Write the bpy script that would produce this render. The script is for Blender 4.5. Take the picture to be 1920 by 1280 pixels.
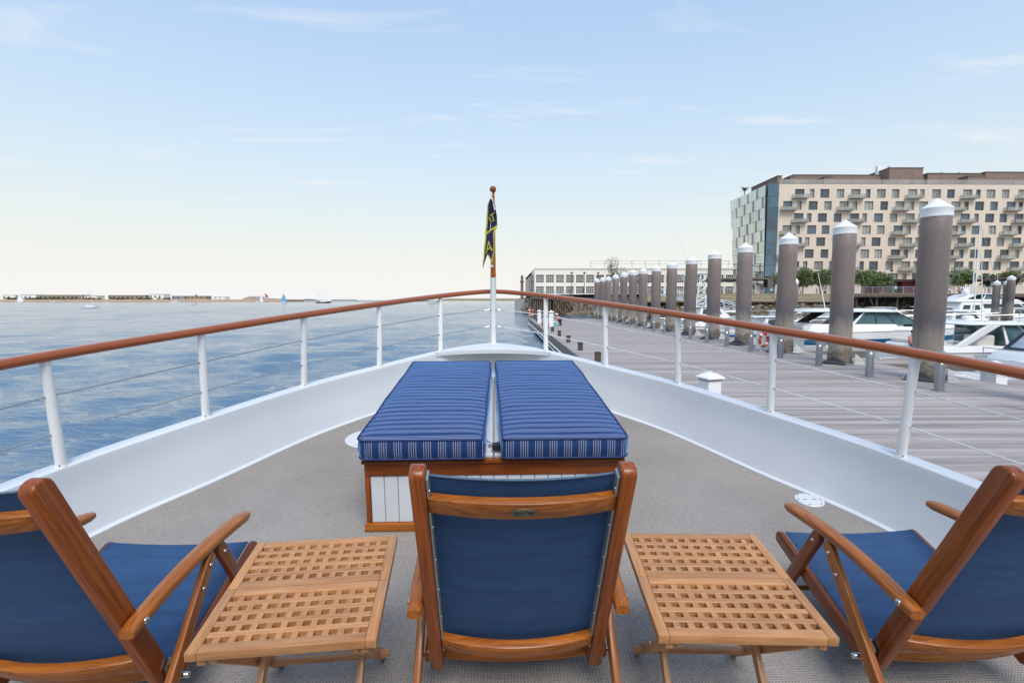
import bpy, bmesh, math, random
import numpy as np
from mathutils import Vector, Matrix, noise as mnoise

random.seed(7)
rad = math.radians
for o in list(bpy.data.objects):
    bpy.data.objects.remove(o)
SC = bpy.context.scene
COL = SC.collection

# ------------------------------------------------------------------ camera
CAM_H = 3.0                       # eye above the water
YAW, PITCH = 0.78, 4.59           # to the right, down (degrees)
cd = bpy.data.cameras.new('camera')
cam = bpy.data.objects.new('camera', cd)
COL.objects.link(cam)
cd.sensor_width = 36.0
cd.lens = 18.0
cd.clip_start = 0.05
cd.clip_end = 60000
_y, _p = rad(YAW), rad(PITCH)
fw = Vector((math.sin(_y) * math.cos(_p), math.cos(_y) * math.cos(_p), -math.sin(_p)))
rt = Vector((math.cos(_y), -math.sin(_y), 0))
up = rt.cross(fw)
m = Matrix((rt, up, -fw)).transposed().to_4x4()
m.translation = (0, 0, CAM_H)
cam.matrix_world = m
SC.camera = cam

# ------------------------------------------------------------------ world, sun, exposure
VEIL = 0.0
SUN_EL, SUN_AZ = 52.0, 170.0      # azimuth clockwise from +Y: behind the viewer
world = bpy.data.worlds.new('World')
SC.world = world
world.use_nodes = True
nt = world.node_tree
nt.nodes.clear()
N = nt.nodes.new
L = nt.links.new
out = N('ShaderNodeOutputWorld')
bg = N('ShaderNodeBackground')
sky = N('ShaderNodeTexSky')
sky.sky_type = 'NISHITA'
sky.sun_disc = False
sky.sun_elevation = rad(SUN_EL)
sky.sun_rotation = rad(SUN_AZ)
sky.altitude = 0
sky.air_density = 1.5
sky.dust_density = 0.15
sky.ozone_density = 0.3
# thin high cirrus: noise on a plane far above, so it goes on all around
tc = N('ShaderNodeTexCoord')
sep = N('ShaderNodeSeparateXYZ')
L(tc.outputs['Generated'], sep.inputs[0])
zc = N('ShaderNodeMath'); zc.operation = 'MAXIMUM'; zc.inputs[1].default_value = 0.012
L(sep.outputs['Z'], zc.inputs[0])
dx = N('ShaderNodeMath'); dx.operation = 'DIVIDE'
dy = N('ShaderNodeMath'); dy.operation = 'DIVIDE'
L(sep.outputs['X'], dx.inputs[0]); L(zc.outputs[0], dx.inputs[1])
L(sep.outputs['Y'], dy.inputs[0]); L(zc.outputs[0], dy.inputs[1])
cmb = N('ShaderNodeCombineXYZ')
L(dx.outputs[0], cmb.inputs[0]); L(dy.outputs[0], cmb.inputs[1])
mp = N('ShaderNodeMapping')
mp.inputs['Rotation'].default_value = (0, 0, rad(32))
mp.inputs['Scale'].default_value = (0.55, 1.5, 1)
mp.inputs['Location'].default_value = (1.3, 0.4, 0)
L(cmb.outputs[0], mp.inputs[0])
n1 = N('ShaderNodeTexNoise')
n1.inputs['Scale'].default_value = 1.5
n1.inputs['Detail'].default_value = 7
n1.inputs['Roughness'].default_value = 0.55
n1.inputs['Distortion'].default_value = 0.6
L(mp.outputs[0], n1.inputs['Vector'])
cr = N('ShaderNodeMapRange')
cr.inputs['From Min'].default_value = 0.57
cr.inputs['From Max'].default_value = 0.80
cr.inputs['To Min'].default_value = 0.0
cr.inputs['To Max'].default_value = 0.8
L(n1.outputs['Fac'], cr.inputs['Value'])
low = N('ShaderNodeMapRange'); low.interpolation_type = 'SMOOTHSTEP'      # the layer thins out to nothing towards the horizon
low.inputs['From Min'].default_value = 0.10; low.inputs['From Max'].default_value = 0.24
L(sep.outputs['Z'], low.inputs['Value'])
cfac = N('ShaderNodeMath'); cfac.operation = 'MULTIPLY'
L(cr.outputs[0], cfac.inputs[0]); L(low.outputs[0], cfac.inputs[1])
cmix = N('ShaderNodeMix'); cmix.data_type = 'RGBA'; cmix.blend_type = 'MIX'
L(cfac.outputs[0], cmix.inputs['Factor'])
veil = N('ShaderNodeMix'); veil.data_type = 'RGBA'      # haze: the longer the way through the air, the whiter the sky, all round
ez = N('ShaderNodeMath'); ez.operation = 'MULTIPLY'; L(zc.outputs[0], ez.inputs[0]); ez.inputs[1].default_value = -1 / 0.23
ee = N('ShaderNodeMath'); ee.operation = 'EXPONENT'; L(ez.outputs[0], ee.inputs[0])
ef = N('ShaderNodeMath'); ef.operation = 'MULTIPLY_ADD'; L(ee.outputs[0], ef.inputs[0]); ef.inputs[1].default_value = 0.97 - VEIL; ef.inputs[2].default_value = VEIL
L(ef.outputs[0], veil.inputs['Factor'])
# soften the sky's contrast between overhead and horizon, all round: c * k / (1 + a * luminance)
bw_ = N('ShaderNodeRGBToBW'); L(sky.outputs[0], bw_.inputs[0])
den = N('ShaderNodeMath'); den.operation = 'MULTIPLY_ADD'; L(bw_.outputs[0], den.inputs[0]); den.inputs[1].default_value = 2.0 * 0.208; den.inputs[2].default_value = 1.0
kf = N('ShaderNodeMath'); kf.operation = 'DIVIDE'; kf.inputs[0].default_value = 1 + 2.0 * 0.60; L(den.outputs[0], kf.inputs[1])
soft = N('ShaderNodeVectorMath'); soft.operation = 'SCALE'; L(sky.outputs[0], soft.inputs[0]); L(kf.outputs[0], soft.inputs['Scale'])
L(soft.outputs[0], veil.inputs['A'])
veil.inputs['B'].default_value = (4.42, 4.45, 4.56, 1)
L(veil.outputs['Result'], cmix.inputs['A'])
cmix.inputs['B'].default_value = (4.55, 4.52, 4.5, 1)
L(cmix.outputs['Result'], bg.inputs['Color'])
bg.inputs['Strength'].default_value = 0.080
L(bg.outputs[0], out.inputs[0])

sd = bpy.data.lights.new('sun', 'SUN')
sd.energy = 1.15
sd.angle = rad(30)
sd.color = (1.0, 0.95, 0.88)
sun = bpy.data.objects.new('sun', sd)
COL.objects.link(sun)
to_sun = Vector((math.sin(rad(SUN_AZ)) * math.cos(rad(SUN_EL)), math.cos(rad(SUN_AZ)) * math.cos(rad(SUN_EL)), math.sin(rad(SUN_EL))))
sun.rotation_euler = to_sun.to_track_quat('Z', 'Y').to_euler()
sun.location = (0, -20, 40)

SC.view_settings.view_transform = 'Standard'
SC.view_settings.look = 'None'
SC.view_settings.gamma = 1
SC.view_settings.use_curve_mapping = False
SC.view_settings.exposure = 1.38
SC.render.engine = 'CYCLES'

# ------------------------------------------------------------------ materials
MATS = {}
def mat(name, col=(0.5, 0.5, 0.5), rough=0.5, metal=0.0, var=0.0, vscale=8.0, vstretch=(1, 1, 1), bump=0.0, bscale=60.0,
        coat=0.0, spec=0.5, emit=None, rnd=0.0, col2=None, trans=0.0, ior=None, sheen=0.0):
    """Principled material with a noise colour variation, a fine bump and an optional per-object shift."""
    if name in MATS:
        return MATS[name]
    mt = bpy.data.materials.new(name)
    mt.use_nodes = True
    t = mt.node_tree
    b = t.nodes['Principled BSDF']
    n = t.nodes.new; l = t.links.new
    b.inputs['Base Color'].default_value = (*col, 1)
    b.inputs['Roughness'].default_value = rough
    b.inputs['Metallic'].default_value = metal
    b.inputs['Specular IOR Level'].default_value = spec
    b.inputs['Coat Weight'].default_value = coat
    b.inputs['Coat Roughness'].default_value = 0.08
    b.inputs['Transmission Weight'].default_value = trans
    if sheen:
        b.inputs['Sheen Weight'].default_value = sheen
    if ior:
        b.inputs['IOR'].default_value = ior
    if emit:
        b.inputs['Emission Color'].default_value = (*emit[0], 1)
        b.inputs['Emission Strength'].default_value = emit[1]
    c = None
    if var or rnd or bump:
        co = t.nodes.new('ShaderNodeTexCoord')
        oi = n('ShaderNodeObjectInfo')
        addv = n('ShaderNodeVectorMath'); addv.operation = 'MULTIPLY_ADD'
        l(oi.outputs['Random'], addv.inputs[0]); addv.inputs[1].default_value = (7, 13, 5)
        l(co.outputs['Object'], addv.inputs[2])
        mpn = n('ShaderNodeMapping'); mpn.inputs['Scale'].default_value = vstretch
        l(addv.outputs[0], mpn.inputs[0])
    if var or rnd:
        ns = n('ShaderNodeTexNoise'); ns.inputs['Scale'].default_value = vscale
        ns.inputs['Detail'].default_value = 6; ns.inputs['Roughness'].default_value = 0.6
        l(mpn.outputs[0], ns.inputs['Vector'])
        mr = n('ShaderNodeMapRange')
        mr.inputs['From Min'].default_value = 0.28; mr.inputs['From Max'].default_value = 0.72
        l(ns.outputs['Fac'], mr.inputs['Value'])
        mx = n('ShaderNodeMix'); mx.data_type = 'RGBA'
        c2 = col2 if col2 else tuple(x * (1 - var) for x in col)
        mx.inputs['A'].default_value = (*col, 1); mx.inputs['B'].default_value = (*c2, 1)
        l(mr.outputs[0], mx.inputs['Factor'])
        c = mx.outputs['Result']
        if rnd:
            hs = n('ShaderNodeHueSaturation')
            m2 = n('ShaderNodeMapRange'); m2.inputs['To Min'].default_value = 1 - rnd; m2.inputs['To Max'].default_value = 1 + rnd
            l(oi.outputs['Random'], m2.inputs['Value']); l(m2.outputs[0], hs.inputs['Value'])
            l(c, hs.inputs['Color']); c = hs.outputs['Color']
        l(c, b.inputs['Base Color'])
    if bump:
        nb = n('ShaderNodeTexNoise'); nb.inputs['Scale'].default_value = bscale; nb.inputs['Detail'].default_value = 4
        l(mpn.outputs[0], nb.inputs['Vector'])
        bp = n('ShaderNodeBump'); bp.inputs['Strength'].default_value = bump; bp.inputs['Distance'].default_value = 0.02
        l(nb.outputs['Fac'], bp.inputs['Height']); l(bp.outputs[0], b.inputs['Normal'])
    MATS[name] = mt
    return mt

def nodes_of(mt):
    t = mt.node_tree
    return t, t.nodes['Principled BSDF'], t.nodes.new, t.links.new

WHITE = mat('white_gelcoat', (0.66, 0.685, 0.71), 0.30, var=0.06, vscale=2.2, coat=0.25, bump=0.015, bscale=7)
STANCH = mat('white_enamel', (0.80, 0.80, 0.79), 0.25, var=0.05, vscale=20, coat=0.3)
TEAK = mat('varnished_teak', (0.46, 0.150, 0.020), 0.34, var=0.0, spec=0.35, vscale=9, vstretch=(0.35, 12, 12), coat=0.2, col2=(0.17, 0.038, 0.005), rnd=0.13, bump=0.05, bscale=30)
TEAKD = mat('mahogany_varnish', (0.34, 0.085, 0.012), 0.34, spec=0.35, vscale=9, vstretch=(0.35, 12, 12), coat=0.2, col2=(0.11, 0.021, 0.004), rnd=0.12, bump=0.05, bscale=30)
TABLE = mat('oiled_teak', (0.54, 0.275, 0.110), 0.42, vscale=7, vstretch=(1.0, 12, 12), coat=0.12, col2=(0.36, 0.145, 0.048), rnd=0.14, bump=0.08, bscale=40)
SLING = mat('navy_sling', (0.012, 0.052, 0.145), 0.60, vscale=6, vstretch=(0.6, 5, 5), col2=(0.022, 0.090, 0.225), bump=0.5, bscale=210, rnd=0.05)
SLING.node_tree.nodes['Principled BSDF'].inputs['Sheen Weight'].default_value = 0.15
SLING.node_tree.nodes['Principled BSDF'].inputs['Sheen Tint'].default_value = (0.18, 0.48, 1.0, 1)
SLING.node_tree.nodes['Principled BSDF'].inputs['Sheen Roughness'].default_value = 0.3
HEM = mat('sling_hem', (0.10, 0.17, 0.26), 0.7, var=0.4, vscale=60)
STEEL = mat('stainless_steel', (0.62, 0.62, 0.60), 0.22, 1.0, var=0.15, vscale=30)
ALU = mat('sling_track', (0.45, 0.50, 0.50), 0.4, 0.7, var=0.2, vscale=40)
GALV = mat('galvanised_post', (0.36, 0.39, 0.43), 0.45, 0.55, var=0.25, vscale=6, rnd=0.1)
BRASS = mat('brass_plaque', (0.22, 0.20, 0.13), 0.38, 0.8, var=0.3, vscale=60)
INK = mat('dark_lettering', (0.02, 0.02, 0.02), 0.6)
WIRE = mat('wire_rope', (0.42, 0.43, 0.44), 0.35, 0.8, var=0.2, vscale=50)
ROPE_W = mat('white_line', (0.78, 0.78, 0.76), 0.5, var=0.1, vscale=50)
DARKWOOD = mat('dark_timber', (0.085, 0.065, 0.05), 0.8, var=0.4, vscale=12, bump=0.3, rnd=0.15)
BLACKISH = mat('black_rubber', (0.022, 0.023, 0.025), 0.6, var=0.3, vscale=9, bump=0.15)
PALECONC = mat('pale_plastic_cover', (0.52, 0.49, 0.45), 0.7, var=0.25, vscale=5, bump=0.3, rnd=0.08)
CAPW = mat('white_pile_cap', (0.80, 0.81, 0.82), 0.4, var=0.10, vscale=3, rnd=0.05, bump=0.05, bscale=10)
REDR = mat('lifebuoy_red', (0.50, 0.06, 0.04), 0.5, var=0.15, vscale=15)
ORANGE = mat('lifebuoy_band', (0.8, 0.8, 0.78), 0.5)
LAMP = mat('warm_lamp', (1, 0.7, 0.4), 0.5, emit=((1.0, 0.55, 0.22), 2.5))
GLASS_D = mat('dark_boat_glass', (0.02, 0.035, 0.04), 0.05, spec=0.8, var=0.3, vscale=2)
GLASS_T = mat('teal_boat_glass', (0.05, 0.13, 0.14), 0.05, spec=0.8, var=0.4, vscale=1.2)
BOATW = mat('boat_gelcoat', (0.80, 0.80, 0.79), 0.22, var=0.07, vscale=1.3, coat=0.4, rnd=0.03)
BOATCREAM = mat('boat_cream', (0.66, 0.62, 0.55), 0.4, var=0.10, vscale=2)
NAVYHULL = mat('navy_hull', (0.012, 0.022, 0.075), 0.15, var=0.2, vscale=1, coat=0.6)
TEALHULL = mat('teal_blue_hull', (0.012, 0.115, 0.23), 0.15, var=0.15, vscale=1, coat=0.6)
BLUEHULL = mat('mid_blue_hull', (0.03, 0.10, 0.33), 0.18, var=0.15, vscale=1, coat=0.5)
CANVAS = mat('dark_canvas', (0.022, 0.028, 0.05), 0.8, var=0.3, vscale=6, bump=0.2)
VINYL = mat('clear_vinyl', (0.55, 0.62, 0.74), 0.12, var=0.5, vscale=2.2, spec=0.8)
GREYTRIM = mat('grey_trim', (0.28, 0.29, 0.30), 0.5, var=0.15, vscale=5)
SKIN = mat('skin', (0.45, 0.24, 0.16), 0.55, var=0.15, vscale=12)
CLOTHES = [mat('cloth_white', (0.7, 0.68, 0.66), 0.85, var=0.2, vscale=8), mat('cloth_pink', (0.62, 0.22, 0.22), 0.85, var=0.2, vscale=8),
           mat('cloth_dark', (0.03, 0.032, 0.04), 0.85, var=0.3, vscale=8), mat('cloth_blue', (0.06, 0.12, 0.3), 0.85, var=0.2, vscale=8)]
COOLER = mat('cooler_teal', (0.12, 0.50, 0.48), 0.45, var=0.1, vscale=5)

def teak_rail():
    mt = mat('rail_varnish', (0.42, 0.13, 0.04), 0.3, coat=0.5, spec=0.35)
    t, b, n, l = nodes_of(mt)
    uv = n('ShaderNodeUVMap'); uv.uv_map = 'UVMap'
    mpn = n('ShaderNodeMapping'); mpn.inputs['Scale'].default_value = (1.2, 22, 1)
    l(uv.outputs[0], mpn.inputs[0])
    ns = n('ShaderNodeTexNoise'); ns.inputs['Scale'].default_value = 2.2; ns.inputs['Detail'].default_value = 6
    l(mpn.outputs[0], ns.inputs['Vector'])
    mx = n('ShaderNodeMix'); mx.data_type = 'RGBA'
    mx.inputs['A'].default_value = (0.38, 0.096, 0.018, 1); mx.inputs['B'].default_value = (0.22, 0.048, 0.010, 1)
    l(ns.outputs['Fac'], mx.inputs['Factor']); l(mx.outputs['Result'], b.inputs['Base Color'])
    return mt
RAIL = teak_rail()

def carpet_mat():
    mt = mat('woven_deck_carpet', (0.33, 0.30, 0.27), 0.95, spec=0.15)
    t, b, n, l = nodes_of(mt)
    co = n('ShaderNodeTexCoord')
    w1 = n('ShaderNodeTexWave'); w1.wave_type = 'BANDS'; w1.bands_direction = 'X'
    w1.inputs['Scale'].default_value = 26; w1.inputs['Distortion'].default_value = 0.6; w1.inputs['Detail'].default_value = 1
    w2 = n('ShaderNodeTexWave'); w2.wave_type = 'BANDS'; w2.bands_direction = 'Y'
    w2.inputs['Scale'].default_value = 30; w2.inputs['Distortion'].default_value = 1.5
    l(co.outputs['Object'], w1.inputs['Vector']); l(co.outputs['Object'], w2.inputs['Vector'])
    mul = n('ShaderNodeMath'); mul.operation = 'MULTIPLY'
    l(w1.outputs['Fac'], mul.inputs[0]); l(w2.outputs['Fac'], mul.inputs[1])
    ns = n('ShaderNodeTexNoise'); ns.inputs['Scale'].default_value = 90; ns.inputs['Detail'].default_value = 3
    l(co.outputs['Object'], ns.inputs['Vector'])
    nl = n('ShaderNodeTexNoise'); nl.inputs['Scale'].default_value = 1.4; nl.inputs['Detail'].default_value = 6
    l(co.outputs['Object'], nl.inputs['Vector'])
    a = n('ShaderNodeMath'); a.operation = 'ADD'; l(mul.outputs[0], a.inputs[0]); l(ns.outputs['Fac'], a.inputs[1])
    a2 = n('ShaderNodeMath'); a2.operation = 'ADD'; l(a.outputs[0], a2.inputs[0]); l(nl.outputs['Fac'], a2.inputs[1])
    mr = n('ShaderNodeMapRange'); mr.inputs['From Min'].default_value = 0.7; mr.inputs['From Max'].default_value = 1.9
    l(a2.outputs[0], mr.inputs['Value'])
    mx = n('ShaderNodeMix'); mx.data_type = 'RGBA'
    mx.inputs['A'].default_value = (0.215, 0.19, 0.17, 1); mx.inputs['B'].default_value = (0.44, 0.405, 0.37, 1)
    l(mr.outputs[0], mx.inputs['Factor']); l(mx.outputs['Result'], b.inputs['Base Color'])
    bp = n('ShaderNodeBump'); bp.inputs['Strength'].default_value = 0.7; bp.inputs['Distance'].default_value = 0.004
    l(a.outputs[0], bp.inputs['Height']); l(bp.outputs[0], b.inputs['Normal'])
    return mt
CARPET = carpet_mat()

def cushion_mat():
    """navy cloth woven with groups of four thin pale lines; u of the UV map runs across the stripes (metres)"""
    mt = mat('pinstriped_cushion_cloth', (0.03, 0.045, 0.2), 0.75, sheen=0.85, spec=0.3)
    t, b, n, l = nodes_of(mt)
    b.inputs['Sheen Tint'].default_value = (0.16, 0.46, 1.0, 1)
    b.inputs['Sheen Roughness'].default_value = 0.35
    uv = n('ShaderNodeUVMap'); uv.uv_map = 'UVMap'
    sp = n('ShaderNodeSeparateXYZ'); l(uv.outputs[0], sp.inputs[0])
    def mth(op, a, bb=None):
        k = n('ShaderNodeMath'); k.operation = op
        for i, v in enumerate((a, bb)):
            if v is None: continue
            if isinstance(v, (int, float)): k.inputs[i].default_value = v
            else: l(v, k.inputs[i])
        return k.outputs[0]
    P = 0.077
    ph = mth('FRACT', mth('DIVIDE', sp.outputs['X'], P))          # 0..1 in one repeat
    grp = mth('LESS_THAN', ph, 0.62)                              # the group takes six tenths of it
    ln = mth('LESS_THAN', mth('FRACT', mth('MULTIPLY', ph, 6.45)), 0.15)
    line = mth('MULTIPLY', grp, ln)
    m1 = n('ShaderNodeMix'); m1.data_type = 'RGBA'
    m1.inputs['A'].default_value = (0.008, 0.033, 0.125, 1); m1.inputs['B'].default_value = (0.010, 0.040, 0.145, 1)
    l(grp, m1.inputs['Factor'])
    m2 = n('ShaderNodeMix'); m2.data_type = 'RGBA'
    l(line, m2.inputs['Factor']); l(m1.outputs['Result'], m2.inputs['A']); m2.inputs['B'].default_value = (0.55, 0.52, 0.58, 1)
    l(m2.outputs['Result'], b.inputs['Base Color'])
    co = n('ShaderNodeTexCoord')
    ns = n('ShaderNodeTexNoise'); ns.inputs['Scale'].default_value = 7; ns.inputs['Detail'].default_value = 5
    mpn = n('ShaderNodeMapping'); mpn.inputs['Scale'].default_value = (0.6, 2.2, 1)
    l(co.outputs['Object'], mpn.inputs[0]); l(mpn.outputs[0], ns.inputs['Vector'])
    bp = n('ShaderNodeBump'); bp.inputs['Strength'].default_value = 0.45; bp.inputs['Distance'].default_value = 0.02
    l(ns.outputs['Fac'], bp.inputs['Height']); l(bp.outputs[0], b.inputs['Normal'])
    return mt
CUSHION = cushion_mat()
PIPING = mat('cushion_piping', (0.014, 0.034, 0.13), 0.7, var=0.2, vscale=30)

def plank_mat():
    mt = mat('weathered_dock_plank', (0.30, 0.27, 0.27), 0.75)
    t, b, n, l = nodes_of(mt)
    co = n('ShaderNodeTexCoord'); oi = n('ShaderNodeObjectInfo'); geo = n('ShaderNodeNewGeometry')
    mpn = n('ShaderNodeMapping'); mpn.inputs['Scale'].default_value = (0.5, 9, 9)
    addv = n('ShaderNodeVectorMath'); addv.operation = 'ADD'
    l(geo.outputs['Position'], mpn.inputs[0])
    ns = n('ShaderNodeTexNoise'); ns.inputs['Scale'].default_value = 1.6; ns.inputs['Detail'].default_value = 7
    l(mpn.outputs[0], ns.inputs['Vector'])
    wn = n('ShaderNodeTexWhiteNoise'); wn.noise_dimensions = '1D'
    sp = n('ShaderNodeSeparateXYZ'); l(geo.outputs['Position'], sp.inputs[0])
    dv = n('ShaderNodeMath'); dv.operation = 'DIVIDE'; dv.inputs[1].default_value = 0.145; l(sp.outputs['Y'], dv.inputs[0])
    fl = n('ShaderNodeMath'); fl.operation = 'FLOOR'; l(dv.outputs[0], fl.inputs[0]); l(fl.outputs[0], wn.inputs['W'])
    s = n('ShaderNodeMath'); s.operation = 'MULTIPLY_ADD'; l(wn.outputs['Value'], s.inputs[0]); s.inputs[1].default_value = 0.55; l(ns.outputs['Fac'], s.inputs[2])
    mr = n('ShaderNodeMapRange'); mr.inputs['From Min'].default_value = 0.35; mr.inputs['From Max'].default_value = 1.15
    l(s.outputs[0], mr.inputs['Value'])
    mx = n('ShaderNodeMix'); mx.data_type = 'RGBA'
    mx.inputs['A'].default_value = (0.205, 0.175, 0.162, 1); mx.inputs['B'].default_value = (0.46, 0.405, 0.38, 1)
    l(mr.outputs[0], mx.inputs['Factor']); l(mx.outputs['Result'], b.inputs['Base Color'])
    return mt
PLANK = plank_mat()

def pile_mat():
    """taupe coated steel, worn to a pale rusty band and then weed where the tide reaches"""
    mt = mat('tide_stained_pile', (0.2, 0.17, 0.16), 0.5)
    t, b, n, l = nodes_of(mt)
    co = n('ShaderNodeTexCoord'); oi = n('ShaderNodeObjectInfo')
    addv = n('ShaderNodeVectorMath'); addv.operation = 'MULTIPLY_ADD'
    l(oi.outputs['Random'], addv.inputs[0]); addv.inputs[1].default_value = (9, 17, 0); l(co.outputs['Object'], addv.inputs[2])
    mpn = n('ShaderNodeMapping'); mpn.inputs['Scale'].default_value = (2.2, 2.2, 0.35); l(addv.outputs[0], mpn.inputs[0])
    ns = n('ShaderNodeTexNoise'); ns.inputs['Scale'].default_value = 2.0; ns.inputs['Detail'].default_value = 7; l(mpn.outputs[0], ns.inputs['Vector'])
    n2 = n('ShaderNodeTexNoise'); n2.inputs['Scale'].default_value = 9.0; n2.inputs['Detail'].default_value = 6; l(addv.outputs[0], n2.inputs['Vector'])
    sp = n('ShaderNodeSeparateXYZ'); l(co.outputs['Object'], sp.inputs[0])
    h = n('ShaderNodeMath'); h.operation = 'MULTIPLY_ADD'; l(ns.outputs['Fac'], h.inputs[0]); h.inputs[1].default_value = 0.9; l(sp.outputs['Z'], h.inputs[2])
    mr = n('ShaderNodeMapRange'); mr.inputs['From Min'].default_value = -0.6; mr.inputs['From Max'].default_value = 5.4; l(h.outputs[0], mr.inputs['Value'])
    ra = n('ShaderNodeValToRGB'); e = ra.color_ramp.elements
    e[0].position = 0.0; e[0].color = (0.05, 0.045, 0.035, 1)
    e[1].position = 1.0; e[1].color = (0.20, 0.155, 0.138, 1)
    for p_, c_ in ((0.25, (0.10, 0.08, 0.055, 1)), (0.31, (0.21, 0.17, 0.115, 1)), (0.40, (0.31, 0.265, 0.21, 1)), (0.50, (0.26, 0.225, 0.19, 1)), (0.575, (0.115, 0.102, 0.104, 1)), (0.72, (0.155, 0.125, 0.116, 1))):
        k = e.new(p_); k.color = c_
    l(mr.outputs[0], ra.inputs[0])
    mx = n('ShaderNodeMix'); mx.data_type = 'RGBA'; mx.blend_type = 'MULTIPLY'; mx.inputs['Factor'].default_value = 0.28
    m3 = n('ShaderNodeMapRange'); m3.inputs['From Min'].default_value = 0.3; m3.inputs['From Max'].default_value = 0.7
    m3.inputs['To Min'].default_value = 0.65; m3.inputs['To Max'].default_value = 1.2; l(n2.outputs['Fac'], m3.inputs['Value'])
    hs = n('ShaderNodeHueSaturation'); hv = n('ShaderNodeMapRange'); hv.inputs['To Min'].default_value = 0.82; hv.inputs['To Max'].default_value = 1.18; l(oi.outputs['Random'], hv.inputs['Value']); l(hv.outputs[0], hs.inputs['Value']); l(ra.outputs[0], hs.inputs['Color'])
    l(hs.outputs['Color'], mx.inputs['A']); l(m3.outputs[0], mx.inputs['B']); l(mx.outputs['Result'], b.inputs['Base Color'])
    mp2 = n('ShaderNodeMapping'); mp2.inputs['Scale'].default_value = (5, 5, 0.16); l(addv.outputs[0], mp2.inputs[0])
    n4 = n('ShaderNodeTexNoise'); n4.inputs['Scale'].default_value = 1.7; n4.inputs['Detail'].default_value = 5; l(mp2.outputs[0], n4.inputs['Vector'])
    m4 = n('ShaderNodeMapRange'); m4.inputs['From Min'].default_value = 0.60; m4.inputs['From Max'].default_value = 0.72; m4.inputs['To Max'].default_value = 0.55; l(n4.outputs['Fac'], m4.inputs['Value'])
    mx4 = n('ShaderNodeMix'); mx4.data_type = 'RGBA'; l(m4.outputs[0], mx4.inputs['Factor']); l(mx.outputs['Result'], mx4.inputs['A']); mx4.inputs['B'].default_value = (0.20, 0.085, 0.045, 1)
    l(mx4.outputs['Result'], b.inputs['Base Color'])
    bp = n('ShaderNodeBump'); bp.inputs['Strength'].default_value = 0.12; l(n2.outputs['Fac'], bp.inputs['Height']); l(bp.outputs[0], b.inputs['Normal'])
    return mt
PILE = pile_mat()
BARN = mat('barnacle_crust', (0.24, 0.205, 0.165), 0.95, vscale=6, col2=(0.09, 0.07, 0.05), bump=1.0, bscale=14, rnd=0.1)

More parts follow.
